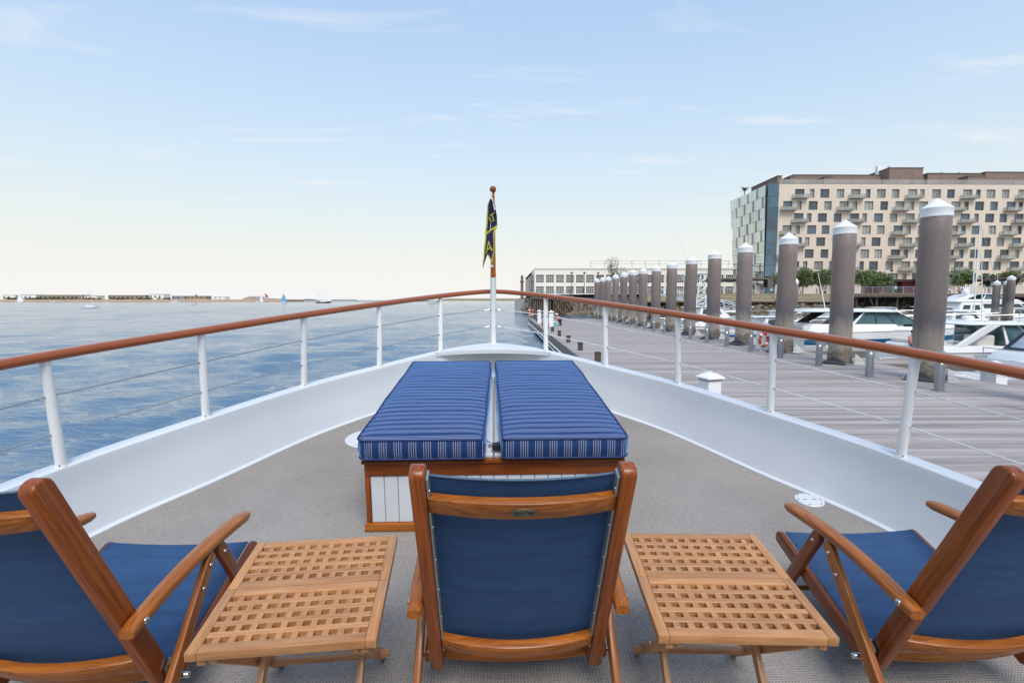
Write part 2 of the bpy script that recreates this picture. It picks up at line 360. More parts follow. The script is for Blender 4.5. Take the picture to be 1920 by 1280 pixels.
# ------------------------------------------------------------------ mesh helpers
class MB:
    def __init__(s):
        s.v = []; s.f = []; s.uv = None
    def add(s, vs, fs):
        o = len(s.v); s.v += [tuple(x) for x in vs]; s.f += [tuple(i + o for i in f) for f in fs]; return s
    def box(s, x0, x1, y0, y1, z0, z1):
        return s.add([(x0, y0, z0), (x1, y0, z0), (x1, y1, z0), (x0, y1, z0), (x0, y0, z1), (x1, y0, z1), (x1, y1, z1), (x0, y1, z1)],
                     [(0, 3, 2, 1), (4, 5, 6, 7), (0, 1, 5, 4), (1, 2, 6, 5), (2, 3, 7, 6), (3, 0, 4, 7)])
    def hexa(s, bot, top):
        return s.add(list(bot) + list(top), [(0, 3, 2, 1), (4, 5, 6, 7), (0, 1, 5, 4), (1, 2, 6, 5), (2, 3, 7, 6), (3, 0, 4, 7)])
    def prism(s, poly, axis, a, b):
        """extrude a 2-D polygon along an axis ('x','y','z') from a to b"""
        def P(p, t):
            return {'x': (t, p[0], p[1]), 'y': (p[0], t, p[1]), 'z': (p[0], p[1], t)}[axis]
        n_ = len(poly)
        vs = [P(p, a) for p in poly] + [P(p, b) for p in poly]
        fs = [tuple(range(n_ - 1, -1, -1)), tuple(range(n_, 2 * n_))] + [(i, (i + 1) % n_, n_ + (i + 1) % n_, n_ + i) for i in range(n_)]
        return s.add(vs, fs)
    def lathe(s, prof, n_=16, c=(0, 0, 0), cap=True):
        o = len(s.v)
        vs = []
        for r, z in prof:
            for k in range(n_):
                a = 2 * math.pi * k / n_; vs.append((c[0] + r * math.cos(a), c[1] + r * math.sin(a), c[2] + z))
        fs = []
        for i in range(len(prof) - 1):
            for k in range(n_):
                k2 = (k + 1) % n_; fs.append((i * n_ + k, i * n_ + k2, (i + 1) * n_ + k2, (i + 1) * n_ + k))
        if cap:
            fs.append(tuple(range(n_ - 1, -1, -1))); fs.append(tuple(range((len(prof) - 1) * n_, len(prof) * n_)))
        return s.add(vs, fs)
    def tube(s, pts, r, n_=8, ry=None, cap=True, uv=False, sq=1.0):
        """sweep an ellipse (r across, ry up) along points"""
        pts = [Vector(p) for p in pts]; rs = r if isinstance(r, (list, tuple)) else [r] * len(pts)
        vs = []; ulen = 0; us = []
        for i, p in enumerate(pts):
            d = (pts[min(i + 1, len(pts) - 1)] - pts[max(i - 1, 0)]).normalized()
            ref = Vector((0, 0, 1)) if abs(d.z) < 0.95 else Vector((1, 0, 0))
            sx = d.cross(ref).normalized(); sy = sx.cross(d).normalized()
            if i: ulen += (p - pts[i - 1]).length
            for k in range(n_):
                a = 2 * math.pi * k / n_
                ca, sa = math.cos(a), math.sin(a)
                if sq != 1.0: ca = math.copysign(abs(ca) ** sq, ca); sa = math.copysign(abs(sa) ** sq, sa)
                vs.append(p + sx * ca * rs[i] + sy * sa * (ry if ry else rs[i])); us.append((ulen, k / n_))
        fs = []
        for i in range(len(pts) - 1):
            for k in range(n_):
                k2 = (k + 1) % n_; fs.append((i * n_ + k, i * n_ + k2, (i + 1) * n_ + k2, (i + 1) * n_ + k))
        if cap:
            fs.append(tuple(range(n_ - 1, -1, -1))); fs.append(tuple(range((len(pts) - 1) * n_, len(pts) * n_)))
        if uv: s.uv = us
        return s.add(vs, fs)
    def grid(s, fn, nu, nv):
        vs = [fn(i / nu, j / nv) for j in range(nv + 1) for i in range(nu + 1)]
        return s.add(vs, [(j * (nu + 1) + i, j * (nu + 1) + i + 1, (j + 1) * (nu + 1) + i + 1, (j + 1) * (nu + 1) + i) for j in range(nv) for i in range(nu)])
    def mesh(s, name, material, smooth=False, bevel=0.0, seg=2, recalc=True):
        me = bpy.data.meshes.new(name)
        me.from_pydata([tuple(p) for p in s.v], [], s.f)
        if s.uv:
            ul = me.uv_layers.new(name='UVMap')
            for lp in me.loops: ul.data[lp.index].uv = s.uv[lp.vertex_index]
        if recalc or bevel:
            bm = bmesh.new(); bm.from_mesh(me)
            if recalc: bmesh.ops.recalc_face_normals(bm, faces=bm.faces)
            if bevel:
                ed = [e for e in bm.edges if len(e.link_faces) == 2 and e.calc_face_angle(0) > 0.6]
                bmesh.ops.bevel(bm, geom=ed, offset=bevel, segments=seg, affect='EDGES', profile=0.5)
            bm.to_mesh(me); bm.free()
        me.materials.append(material)
        if smooth:
            me.polygons.foreach_set('use_smooth', [True] * len(me.polygons))
            if smooth != 'all':
                me.set_sharp_from_angle(angle=rad(smooth if smooth is not True else 40))
        me.update()
        return me
    def build(s, name, material, parent=None, smooth=False, bevel=0.0, seg=2, loc=None, mtx=None):
        me = s.mesh(name, material, smooth, bevel, seg)
        return link(name, me, parent, loc, mtx)

def link(name, me, parent=None, loc=None, mtx=None):
    o = bpy.data.objects.new(name, me); COL.objects.link(o)
    if parent: o.parent = parent
    if mtx is not None: o.matrix_local = mtx
    elif loc is not None: o.location = loc
    return o

def tag(o, label=None, cat=None, group=None, kind=None):
    if label: o['label'] = label
    if cat: o['category'] = cat
    if group: o['group'] = group
    if kind: o['kind'] = kind
    return o

# the yacht is moored with its foredeck rising towards the bow: everything aboard stands in this frame
BOAT = Matrix.Translation((0, 0, CAM_H)) @ Matrix.Rotation(rad(1.31), 4, 'Z') @ Matrix.Rotation(rad(6.03), 4, 'X') @ Matrix.Translation((0, 0, -1.55))

def thing(name, label, cat, loc=(0, 0, 0), rotz=0.0, group=None, frame=None):
    o = bpy.data.objects.new(name, None); COL.objects.link(o)
    mw = Matrix.Translation(loc) @ Matrix.Rotation(rotz, 4, 'Z')
    o.matrix_world = (frame @ mw) if frame is not None else mw
    o.empty_display_size = 0.2
    return tag(o, label, cat, group)

def frame_along(p0, p1, upv=(0, 0, 1)):
    """matrix whose X runs from p0 to p1, origin at the middle"""
    p0, p1 = Vector(p0), Vector(p1); x = (p1 - p0).normalized(); u = Vector(upv)
    if abs(x.dot(u)) > 0.97: u = Vector((0, 1, 0))
    y = u.cross(x).normalized(); z = x.cross(y)
    mm = Matrix((x, y, z)).transposed().to_4x4(); mm.translation = (p0 + p1) / 2
    return mm, (p1 - p0).length

def bar(name, p0, p1, w, t, material, parent, bevel=0.004, upv=(0, 0, 1), round_ends=False, seg=2):
    """board from p0 to p1: w across (local Y), t thick (local Z); wood grain follows local X"""
    mm, ln = frame_along(p0, p1, upv)
    b = MB()
    if round_ends:
        poly = []
        for s_ in (1, -1):
            for k in range(7):
                a = -math.pi / 2 + math.pi * k / 6
                poly.append((s_ * (ln / 2 + math.cos(a) * w / 2), s_ * math.sin(a) * w / 2))
        b.prism(poly, 'z', -t / 2, t / 2)
    else:
        b.box(-ln / 2, ln / 2, -w / 2, w / 2, -t / 2, t / 2)
    return b.build(name, material, parent, smooth=35, bevel=bevel, seg=seg, mtx=mm)

def rod(name, pts, r, material, parent=None, n_=8, **k):
    return MB().tube(pts, r, n_).build(name, material, parent, smooth=50, **k)

def copy_tree(o, parent=None):
    c = o.copy(); COL.objects.link(c)
    if parent: c.parent = parent
    for ch in o.children: copy_tree(ch, c)
    return c

def spline(pts, n_):
    """Catmull-Rom through points, n_ samples per span"""
    P = [Vector(p) for p in pts]; P = [2 * P[0] - P[1]] + P + [2 * P[-1] - P[-2]]; o = []
    for i in range(1, len(P) - 2):
        for k in range(n_):
            t = k / n_; a, b, c, d = P[i - 1:i + 3]
            o.append(0.5 * ((2 * b) + (c - a) * t + (2 * a - 5 * b + 4 * c - d) * t * t + (3 * b - a - 3 * c + d) * t ** 3))
    o.append(P[-2]); return o
ORD = ['first', 'second', 'third', 'fourth', 'fifth', 'sixth', 'seventh', 'eighth', 'ninth', 'tenth', 'eleventh', 'twelfth', 'thirteenth', 'fourteenth', 'fifteenth', 'sixteenth']

# ================================================================== SETTING: water
def water():
    rs = [0.6]
    while rs[-1] < 30000: rs.append(rs[-1] * 1.0155 + 0.012)
    rs = np.array(rs)
    a_front = np.linspace(-1.15, 1.15, 620); a_back = np.linspace(1.15, 2 * math.pi - 1.15, 82)[1:-1]
    an = np.concatenate([a_front, a_back]); na = len(an)
    Rg, A = np.meshgrid(rs, an, indexing='ij')
    X = Rg * np.sin(A); Y = Rg * np.cos(A); Z = np.zeros_like(X)
    cell = np.maximum(Rg * 0.0155 + 0.012, Rg * 2.3 / 620)
    rg = np.random.default_rng(5)
    main = rad(-15)
    for k in range(170):
        if k < 110:
            lam = 0.26 * (4.2 / 0.26) ** (rg.random() ** 1.15)
            th = main + rg.normal(0, 0.48)
            amp = 0.0064 * lam ** 0.50 * (0.5 + rg.random())
        else:                                   # longer, low wavelets that still show far out
            lam = 4.2 * (40.0 / 4.2) ** rg.random()
            th = main + rg.normal(0, 0.55)
            amp = 0.0014 * lam ** 0.85 * (0.5 + rg.random())
        kk = 2 * math.pi / lam
        fade = np.clip((lam / cell - 2.2) / 2.0, 0, 1)
        ph = kk * (X * math.sin(th) + Y * math.cos(th)) + rg.random() * 6.28
        ph = ph + 0.8 * np.sin(0.13 * kk * (X * math.cos(th) - Y * math.sin(th)) + rg.random() * 6.28)
        Z += amp * fade * (np.sin(ph) + 0.22 * np.cos(2 * ph))
    me = bpy.data.meshes.new('water')
    v = np.stack([X.ravel(), Y.ravel(), Z.ravel()], 1)
    nr = len(rs)
    i, j = np.meshgrid(np.arange(nr - 1), np.arange(na), indexing='ij')
    j2 = (j + 1) % na
    f = np.stack([i * na + j, (i + 1) * na + j, (i + 1) * na + j2, i * na + j2], -1).reshape(-1, 4)
    f = f[:, ::-1]
    me.vertices.add(len(v)); me.vertices.foreach_set('co', v.ravel())
    me.loops.add(f.size); me.loops.foreach_set('vertex_index', f.ravel().astype(np.int32))
    me.polygons.add(len(f)); me.polygons.foreach_set('loop_start', np.arange(0, f.size, 4, dtype=np.int32))
    me.polygons.foreach_set('use_smooth', np.ones(len(f), bool))
    me.update(calc_edges=True)
    mt = mat('harbour_water', (0.024, 0.088, 0.160), 0.02, ior=3.4)
    t, b, n, l = nodes_of(mt)
    b.inputs['Specular IOR Level'].default_value = 0.5
    geo = n('ShaderNodeNewGeometry')
    h = None
    for sc, st, dist, strength in ((3.2, (0.5, 2.2, 1), 0.06, 0.9), (0.7, (0.45, 3.0, 1), 0.08, 0.5), (8.0, (0.7, 2.0, 1), 0.012, 0.4)):
        mpn = n('ShaderNodeMapping'); mpn.inputs['Scale'].default_value = st; mpn.inputs['Rotation'].default_value = (0, 0, 0.22)
        l(geo.outputs['Position'], mpn.inputs[0])
        ns = n('ShaderNodeTexNoise'); ns.inputs['Scale'].default_value = sc; ns.inputs['Detail'].default_value = 3; ns.inputs['Distortion'].default_value = 0.4
        l(mpn.outputs[0], ns.inputs['Vector'])
        bp = n('ShaderNodeBump'); bp.inputs['Strength'].default_value = strength; bp.inputs['Distance'].default_value = dist
        l(ns.outputs['Fac'], bp.inputs['Height'])
        if h: l(h, bp.inputs['Normal'])
        h = bp.outputs[0]
    l(h, b.inputs['Normal'])
    # waves finer than the mesh, farther out in the harbour, show as roughness
    ln_ = n('ShaderNodeVectorMath'); ln_.operation = 'LENGTH'; l(geo.outputs['Position'], ln_.inputs[0])
    mr = n('ShaderNodeMapRange'); mr.inputs['From Min'].default_value = 15; mr.inputs['From Max'].default_value = 160
    mr.inputs['To Min'].default_value = 0.03; mr.inputs['To Max'].default_value = 0.10; l(ln_.outputs['Value'], mr.inputs['Value']); l(mr.outputs[0], b.inputs['Roughness'])
    me.materials.append(mt)
    o = link('water', me); tag(o, kind='structure')
water()

# ================================================================== the yacht we stand on
def half_curve(kind):
    """starboard half, from aft to the stem: (x, y)"""
    if kind == 'top':  return [(2.86, -3.5), (2.82, -1.5), (2.70, 0.3), (2.50, 1.65), (2.27, 2.60), (1.93, 3.385), (1.55, 4.15), (1.085, 4.83), (0.575, 5.53), (0.26, 5.83), (0.0, 5.95)]
    if kind == 'deck': return [(2.80, -3.5), (2.76, -1.5), (2.63, 0.3), (2.41, 1.65), (2.18, 2.60), (1.86, 3.27), (1.48, 4.08), (1.03, 4.74), (0.53, 5.42), (0.22, 5.69), (0.0, 5.79)]
    if kind == 'rail': return [(2.90, -3.5), (2.85, -1.5), (2.72, 0.3), (2.52, 1.70), (2.285, 2.63), (1.925, 3.40), (1.535, 4.17), (1.09, 4.92), (0.585, 5.68), (0.24, 6.08), (0.0, 6.22)]
def full(kind, zf, n_=8):
    h = half_curve(kind)
    pts = [(-x, y, zf(y)) for x, y in h] + [(x, y, zf(y)) for x, y in reversed(h[:-1])]
    return spline(pts, n_)
yacht = thing('yacht', 'white yacht we stand on, its foredeck with varnished rail and beige carpet', 'yacht', frame=BOAT)
T = full('top', lambda y: 0.40); D = full('deck', lambda y: 0.0)
def outward(c, i):
    d = (c[min(i + 1, len(c) - 1)] - c[max(i - 1, 0)]); d.z = 0; d.normalize(); return Vector((-d.y, d.x, 0))
b = MB(); rows = []
for i in range(len(T)):
    t_, d_ = T[i], D[i]; o_ = outward(T, i); od = outward(D, i)
    rows.append([d_ - od * 0.035 + Vector((0, 0, -0.02)), d_ - od * 0.035 + Vector((0, 0, 0.012)), d_ - od * 0.010 + Vector((0, 0, 0.022)), d_ + Vector((0, 0, 0.05)),
                 t_.lerp(d_, 0.5) + Vector((0, 0, 0.0)), t_ - o_ * 0.020 + Vector((0, 0, -0.06)), t_ - o_ * 0.021 + Vector((0, 0, -0.018)), t_ - o_ * 0.018 + Vector((0, 0, -0.006)), t_ - o_ * 0.008 + Vector((0, 0, 0.0)),
                 t_ + o_ * 0.075 + Vector((0, 0, 0.0)), t_ + o_ * 0.085 + Vector((0, 0, -0.010)), t_ + o_ * 0.080 + Vector((0, 0, -0.05)),
                 Vector((t_.x * 0.97, t_.y, -0.5)), Vector((t_.x * 0.90, t_.y - 0.10, -1.3)), Vector((t_.x * 0.82, t_.y - 0.28, -2.4))])
m_ = len(rows[0])
b.add([p for r in rows for p in r], [(i * m_ + k, (i + 1) * m_ + k, (i + 1) * m_ + k + 1, i * m_ + k + 1) for i in range(len(rows) - 1) for k in range(m_ - 1)])
b.build('bulwark', WHITE, yacht, smooth=38)
# carpeted deck, a triangulated fan of strips across the ship
b = MB(); half = len(D) // 2
vs = []; fs = []
for i in range(half + 1):
    l_, r_ = D[i], D[len(D) - 1 - i]
    vs += [(l_.x + 0.012, l_.y, 0.004), (r_.x - 0.012, r_.y, 0.004)]
fs = [(2 * i, 2 * i + 1, 2 * i + 3, 2 * i + 2) for i in range(half)]
b.add(vs, fs).build('deck_carpet', CARPET, yacht)
# breasthook: the little shelf that closes the bulwark at the bow
b = MB(); arc = [p for p in T if p.y > 5.42]; na_ = len(arc)
low = []
for p in arc:
    u_ = p.x / 0.66; low.append(Vector((p.x * 0.97, min(p.y - 0.02, 5.60 - 0.14 * u_ * u_), 0)))
b.add([(p.x, p.y, 0.405) for p in arc] + [(p.x, p.y, 0.405) for p in low] + [(p.x, p.y, 0.365) for p in low] + [(p.x, p.y, 0.365) for p in arc],
      [(i + k * na_, i + 1 + k * na_, i + 1 + (k + 1) * na_, i + (k + 1) * na_) for k in range(3) for i in range(na_ - 1)])
b.build('breasthook', WHITE, yacht, smooth=35)
# varnished cap rail
RZ = lambda y: 0.985 + 0.015 * max(0, (y - 2.6) / 3.6)
RL = full('rail', RZ, 10)
MB().tube(RL, 0.041, 20, ry=0.026, uv=True, sq=0.72).build('cap_rail', RAIL, yacht, smooth='all')
# stanchions and their wire lines
foot = [(2.28, 2.62), (1.955, 3.40), (1.575, 4.18), (1.10, 4.86), (0.585, 5.575)]
head = [(2.285, 2.63), (1.925, 3.40), (1.535, 4.17), (1.09, 4.92), (0.585, 5.68)]
foot = [(2.56, 1.60)] + foot; head = [(2.535, 1.62)] + head
for s_ in (-1, 1):
    wires = [[], []]
    for (fx, fy), (hx, hy) in zip(foot, head):
        p0 = Vector((s_ * fx, fy, 0.398)); p1 = Vector((s_ * hx, hy, RZ(hy) - 0.012))
        st = rod('stanchion', [p0, p1], [0.0262, 0.0245], STANCH, yacht, 14)
        MB().lathe([(0.030, 0), (0.030, 0.006), (0.028, 0.008)], 14, p0).build('foot_ring', STANCH, st, smooth=40)
        cs_ = p0 + Vector((-s_ * 0.012, -0.0262, 0.012)); MB().tube([cs_, cs_ + Vector((0, -0.003, 0))], [0.004, 0.003], 8).build('screw', BLACKISH, st)
        for q, fr in enumerate((0.31, 0.66)):
            c = p0.lerp(p1, fr); wires[q].append(c)
            d = Vector((-s_ * 0.35, 1, 0)).normalized()
            rod('ferrule', [c - d * 0.033, c - d * 0.026, c + d * 0.026, c + d * 0.033], [0.004, 0.0065, 0.0065, 0.004], WIRE, st, 8)
    for q in range(2):
        zb = 0.60 if q == 0 else 0.80
        rod('lifeline', wires[q] + [Vector((s_ * 0.03, 6.03, zb + 0.01))], 0.0042, WIRE if s_ < 0 else ROPE_W, yacht, 6)
        c = Vector((s_ * 0.035, 6.02, zb + 0.005)); d = (wires[q][-1] - c).normalized()
        rod('turnbuckle', [c, c + d * 0.03, c + d * 0.035, c + d * 0.12, c + d * 0.125], [0.012, 0.012, 0.006, 0.006, 0.004], STEEL, yacht, 8)
# jackstaff at the stem
js = MB().lathe([(0.052, 0.39), (0.052, 0.40), (0.034, 0.405), (0.034, 1.165), (0.036, 1.17), (0.036, 1.18)], 18).build('jackstaff', STANCH, yacht, smooth=40, loc=(0.0, 6.04, 0))
MB().lathe([(0.033, 1.18), (0.031, 1.25), (0.024, 1.8), (0.019, 2.13), (0.012, 2.145)], 16).build('varnished_pole', TEAK, js, smooth=50)
MB().lathe([(0.008, 2.13), (0.025, 2.142), (0.034, 2.158), (0.037, 2.174), (0.034, 2.190), (0.025, 2.205), (0.010, 2.211)], 16).build('ball_finial', TEAKD, js, smooth='all')
rod('halyard', [(-0.026, -0.030, 2.12), (-0.030, -0.034, 1.8), (-0.02, -0.040, 1.40), (-0.028, -0.036, 1.29)], 0.004, ROPE_W, js, 6)
MB().box(-0.045, 0.0, -0.05, -0.03, 1.30, 1.325).build('cleat', ROPE_W, js, bevel=0.006)
for k in range(2):
    MB().lathe([(0.005, 0), (0.006, 0.004), (0.002, 0.006)], 8, (-0.032 + 0.064 * k, -0.04, 0.402)).build('bolt', STEEL, js)
# round deck plates
def deck_plate(x, y, r, z=0.004):
    p = MB().lathe([(r, 0), (r, 0.004), (r * 0.97, 0.007), (r * 0.80, 0.008), (r * 0.785, 0.004), (r * 0.76, 0.004), (r * 0.745, 0.008), (0.001, 0.008)], 40).build('deck_plate', WHITE, yacht, smooth=30, loc=(x, y, z))
    for a in range(6):
        MB().lathe([(0.006, 0.0075), (0.005, 0.0095), (0.001, 0.0097)], 8, (r * 0.88 * math.cos(a * 1.047), r * 0.88 * math.sin(a * 1.047), 0)).build('screw', STEEL, p)
    for s_ in (-1, 1):
        MB().box(s_ * r * 0.35 - r * 0.16, s_ * r * 0.35 + r * 0.16, -r * 0.05, r * 0.05, 0.0075, 0.0095).build('key_slot', GREYTRIM, p)
deck_plate(1.955, 2.87, 0.083); deck_plate(-0.99, 3.99, 0.21)
# unseen deckhouse behind the viewer, placed for shade (the yacht goes on aft)
dh = MB().hexa([(-2.1, -3.4, 0), (2.1, -3.4, 0), (1.9, -1.15, 0), (-1.9, -1.15, 0)], [(-2.0, -3.4, 2.15), (2.0, -3.4, 2.15), (1.8, -1.40, 2.15), (-1.8, -1.40, 2.15)]).build('deckhouse', WHITE, yacht, bevel=0.05)
MB().box(-2.2, 2.2, -3.45, -1.20, 2.16, 2.25).build('roof', WHITE, dh, bevel=0.03)
for k in range(4):
    x0 = -1.55 + 0.8 * k
    MB().hexa([(x0, -1.27, 0.95), (x0 + 0.7, -1.27, 0.95), (x0 + 0.7, -1.245, 0.95), (x0, -1.245, 0.95)], [(x0, -1.37, 1.75), (x0 + 0.7, -1.37, 1.75), (x0 + 0.7, -1.345, 1.75), (x0, -1.345, 1.75)]).build('window', GLASS_D, dh)

# ------------------------------------------------------------------ burgee on the staff
NAVYCL = mat('burgee_navy', (0.016, 0.022, 0.085), 0.8, var=0.25, vscale=10, bump=0.1)
YELCL = mat('burgee_yellow', (0.55, 0.50, 0.05), 0.8, var=0.2, vscale=12, bump=0.1)
FL = thing('burgee', 'navy swallow-tailed flag with yellow border hanging limp from the bow staff', 'flag', (0.0, 6.04, 1.28), frame=BOAT)
def lut(tab, t):
    for (a, va), (b_, vb) in zip(tab, tab[1:]):
        if t <= b_:
            f = (t - a) / (b_ - a); f = f * f * (3 - 2 * f); return va + (vb - va) * f
    return tab[-1][1]
LEFT = [(0, -0.036), (0.10, -0.062), (0.30, -0.075), (0.5, -0.090), (0.8, -0.108), (1.0, -0.122)]
RIGHT = [(0, -0.012), (0.10, 0.028), (0.30, 0.046), (0.42, 0.048), (0.52, 0.012), (0.75, 0.014), (1.0, -0.008)]
def fold(s_, t):
    """limp cloth hanging in pleats beside the pole: s_ across (0 left, 1 right), t down (0 head, 1 tails)"""
    l_, r_ = lut(LEFT, t), lut(RIGHT, t)
    z = 0.78 - 0.72 * t + 0.13 * max(0, t - 0.8) / 0.2 * (1 - abs(2 * s_ - 1)) - 0.05 * (1 - s_) * t
    y = -0.062 - 0.020 * math.sin(7.0 * s_ + 3.0 * t) - 0.012 * math.sin(11 * t + 2 * s_)
    return Vector((l_ + (r_ - l_) * s_, y, z))
def cloth(name, path, width, material, off, parent, n1_=24, n2_=3):
    """a strip of cloth along a path in flag coordinates (None: the whole flag)"""
    b = MB()
    def P(i, j):
        if path is None: s_, t = j, i
        else:
            (s0, t0), (s1, t1) = path; s_ = s0 + (s1 - s0) * i; t = t0 + (t1 - t0) * i
            ds, dt = s1 - s0, (t1 - t0) * 5.5; q = math.hypot(ds, dt)
            s_ += dt / q * width * (j - 0.5); t -= ds / q * width * (j - 0.5) / 5.5
        s_ = min(1, max(0, s_)); t = min(1, max(0, t)); e = 0.004
        nn = (fold(s_ + e, t) - fold(s_ - e, t)).cross(fold(s_, t + e) - fold(s_, t - e)).normalized()
        if nn.y > 0: nn = -nn
        return fold(s_, t) + nn * off
    b.grid(P, n1_, n2_)
    return b.build(name, material, parent, smooth='all')
cloth('flag_cloth', None, 0, NAVYCL, 0.0, FL, 48, 20)
for p_ in (((0.055, 0.0), (0.055, 1.0)), ((0.945, 0.40), (0.945, 1.0))): cloth('border', p_, 0.11, YELCL, 0.004, FL, 40, 3)
for p_, w_ in ((((0.0, 0.50), (1.0, 0.42)), 0.22), (((0.0, 0.985), (0.5, 0.975)), 0.22), (((0.5, 0.975), (1.0, 0.985)), 0.22)): cloth('border', p_, w_, YELCL, 0.0055, FL, 20, 3)
for p_ in (((0.30, 0.24), (0.86, 0.19)), ((0.52, 0.215), (0.72, 0.33)), ((0.22, 0.26), (0.45, 0.34)), ((0.40, 0.62), (0.22, 0.80)), ((0.40, 0.62), (0.80, 0.78)), ((0.30, 0.74), (0.66, 0.73))): cloth('letter_stroke', p_, 0.13, YELCL, 0.004, FL, 12, 2)
MB().tube([(-0.016, -0.050, 0.86), (-0.018, -0.056, 0.80), (0.004, -0.070, 0.74), (0.020, -0.078, 0.66)], 0.008, 6).build('hoist_tape', ROPE_W, FL)

# ------------------------------------------------------------------ locker with sun pads
BX0, BX1, BY0, BY1 = -0.695, 0.70, 2.60, 4.36
lk = thing('deck_locker', 'low deck locker with mahogany trim and white beadboard under the sun pads', 'locker', (0, 0, 0), frame=BOAT)
b = MB().box(BX0 + 0.02, BX1 - 0.02, BY0 + 0.02, BY1 - 0.02, 0.01, 0.40); b.build('carcass', WHITE, lk)
for k in range(18):
    x0 = BX0 + 0.03 + k * (BX1 - BX0 - 0.06) / 18; x1 = x0 + (BX1 - BX0 - 0.06) / 18 - 0.004
    MB().box(x0, x1, BY0 + 0.006, BY0 + 0.019, 0.055, 0.325).build('bead_board', WHITE, lk, bevel=0.002, seg=1)
for s_, xx in ((-1, BX0), (1, BX1)):
    for k in range(22):
        y0 = BY0 + 0.04 + k * (BY1 - BY0 - 0.08) / 22; y1 = y0 + (BY1 - BY0 - 0.08) / 22 - 0.004
        MB().box(min(xx - s_ * 0.006, xx - s_ * 0.019), max(xx - s_ * 0.006, xx - s_ * 0.019), y0, y1, 0.055, 0.325).build('bead_board', WHITE, lk, bevel=0.002, seg=1)
def lbar(x0, x1, y0, y1, z0, z1, nm, mt, bev=0.004):
    cx_, cy_, cz_ = (x0 + x1) / 2, (y0 + y1) / 2, (z0 + z1) / 2; ax = (x1 - x0, y1 - y0, z1 - z0); k = ax.index(max(ax))
    d = Vector((0, 0, 0)); d[k] = ax[k] / 2; c = Vector((cx_, cy_, cz_))
    uu = (0, 0, 1) if k != 2 else (0, 1, 0)
    w_, t_ = (ax[1], ax[2]) if k == 0 else ((ax[0], ax[2]) if k == 1 else (ax[0], ax[1]))
    return bar(nm, c - d, c + d, w_, t_, mt, lk, bev, uu)
lbar(BX0, BX1, BY0, BY0 + 0.024, 0.325, 0.398, 'top_rail', TEAKD)
lbar(BX0 - 0.012, BX1 + 0.012, BY0 - 0.014, BY0 + 0.03, 0.400, 0.418, 'edge_moulding', TEAKD)
lbar(BX0 - 0.010, BX1 + 0.010, BY0 - 0.012, BY0 + 0.022, 0.006, 0.054, 'plinth', TEAK)
lbar(BX0, BX0 + 0.028, BY0 - 0.001, BY0 + 0.024, 0.055, 0.324, 'corner_post', TEAKD)
lbar(BX1 - 0.028, BX1, BY0 - 0.001, BY0 + 0.024, 0.055, 0.324, 'corner_post', TEAKD)
for xx in (BX0, BX1 - 0.022):
    lbar(xx, xx + 0.022, BY0 + 0.025, BY1, 0.325, 0.398, 'top_rail', TEAKD)
    lbar(xx - 0.004, xx + 0.026, BY0 + 0.031, BY1, 0.400, 0.418, 'edge_moulding', TEAKD)
    lbar(xx - 0.004, xx + 0.026, BY0 + 0.023, BY1, 0.006, 0.054, 'plinth', TEAK)
for s_ in (-1, 1):
    lid = MB().box(min(0.003 * s_, 0.66 * s_), max(0.003 * s_, 0.66 * s_), BY0 + 0.032, BY1 - 0.03, 0.405, 0.432).build('lid', WHITE, lk, bevel=0.006)
    for yy in (BY0 + 0.14, BY1 - 0.12):
        MB().box(min(0.006 * s_, 0.030 * s_), max(0.006 * s_, 0.030 * s_), yy - 0.022, yy + 0.022, 0.433, 0.439).build('latch_plate', STEEL, lid, bevel=0.002)
        rod('latch_hook', [(0.018 * s_, yy - 0.01, 0.437), (0.018 * s_, yy + 0.01, 0.452), (0.045 * s_, yy + 0.035, 0.458), (0.07 * s_, yy + 0.045, 0.452)], 0.003, STEEL, lid, 6)

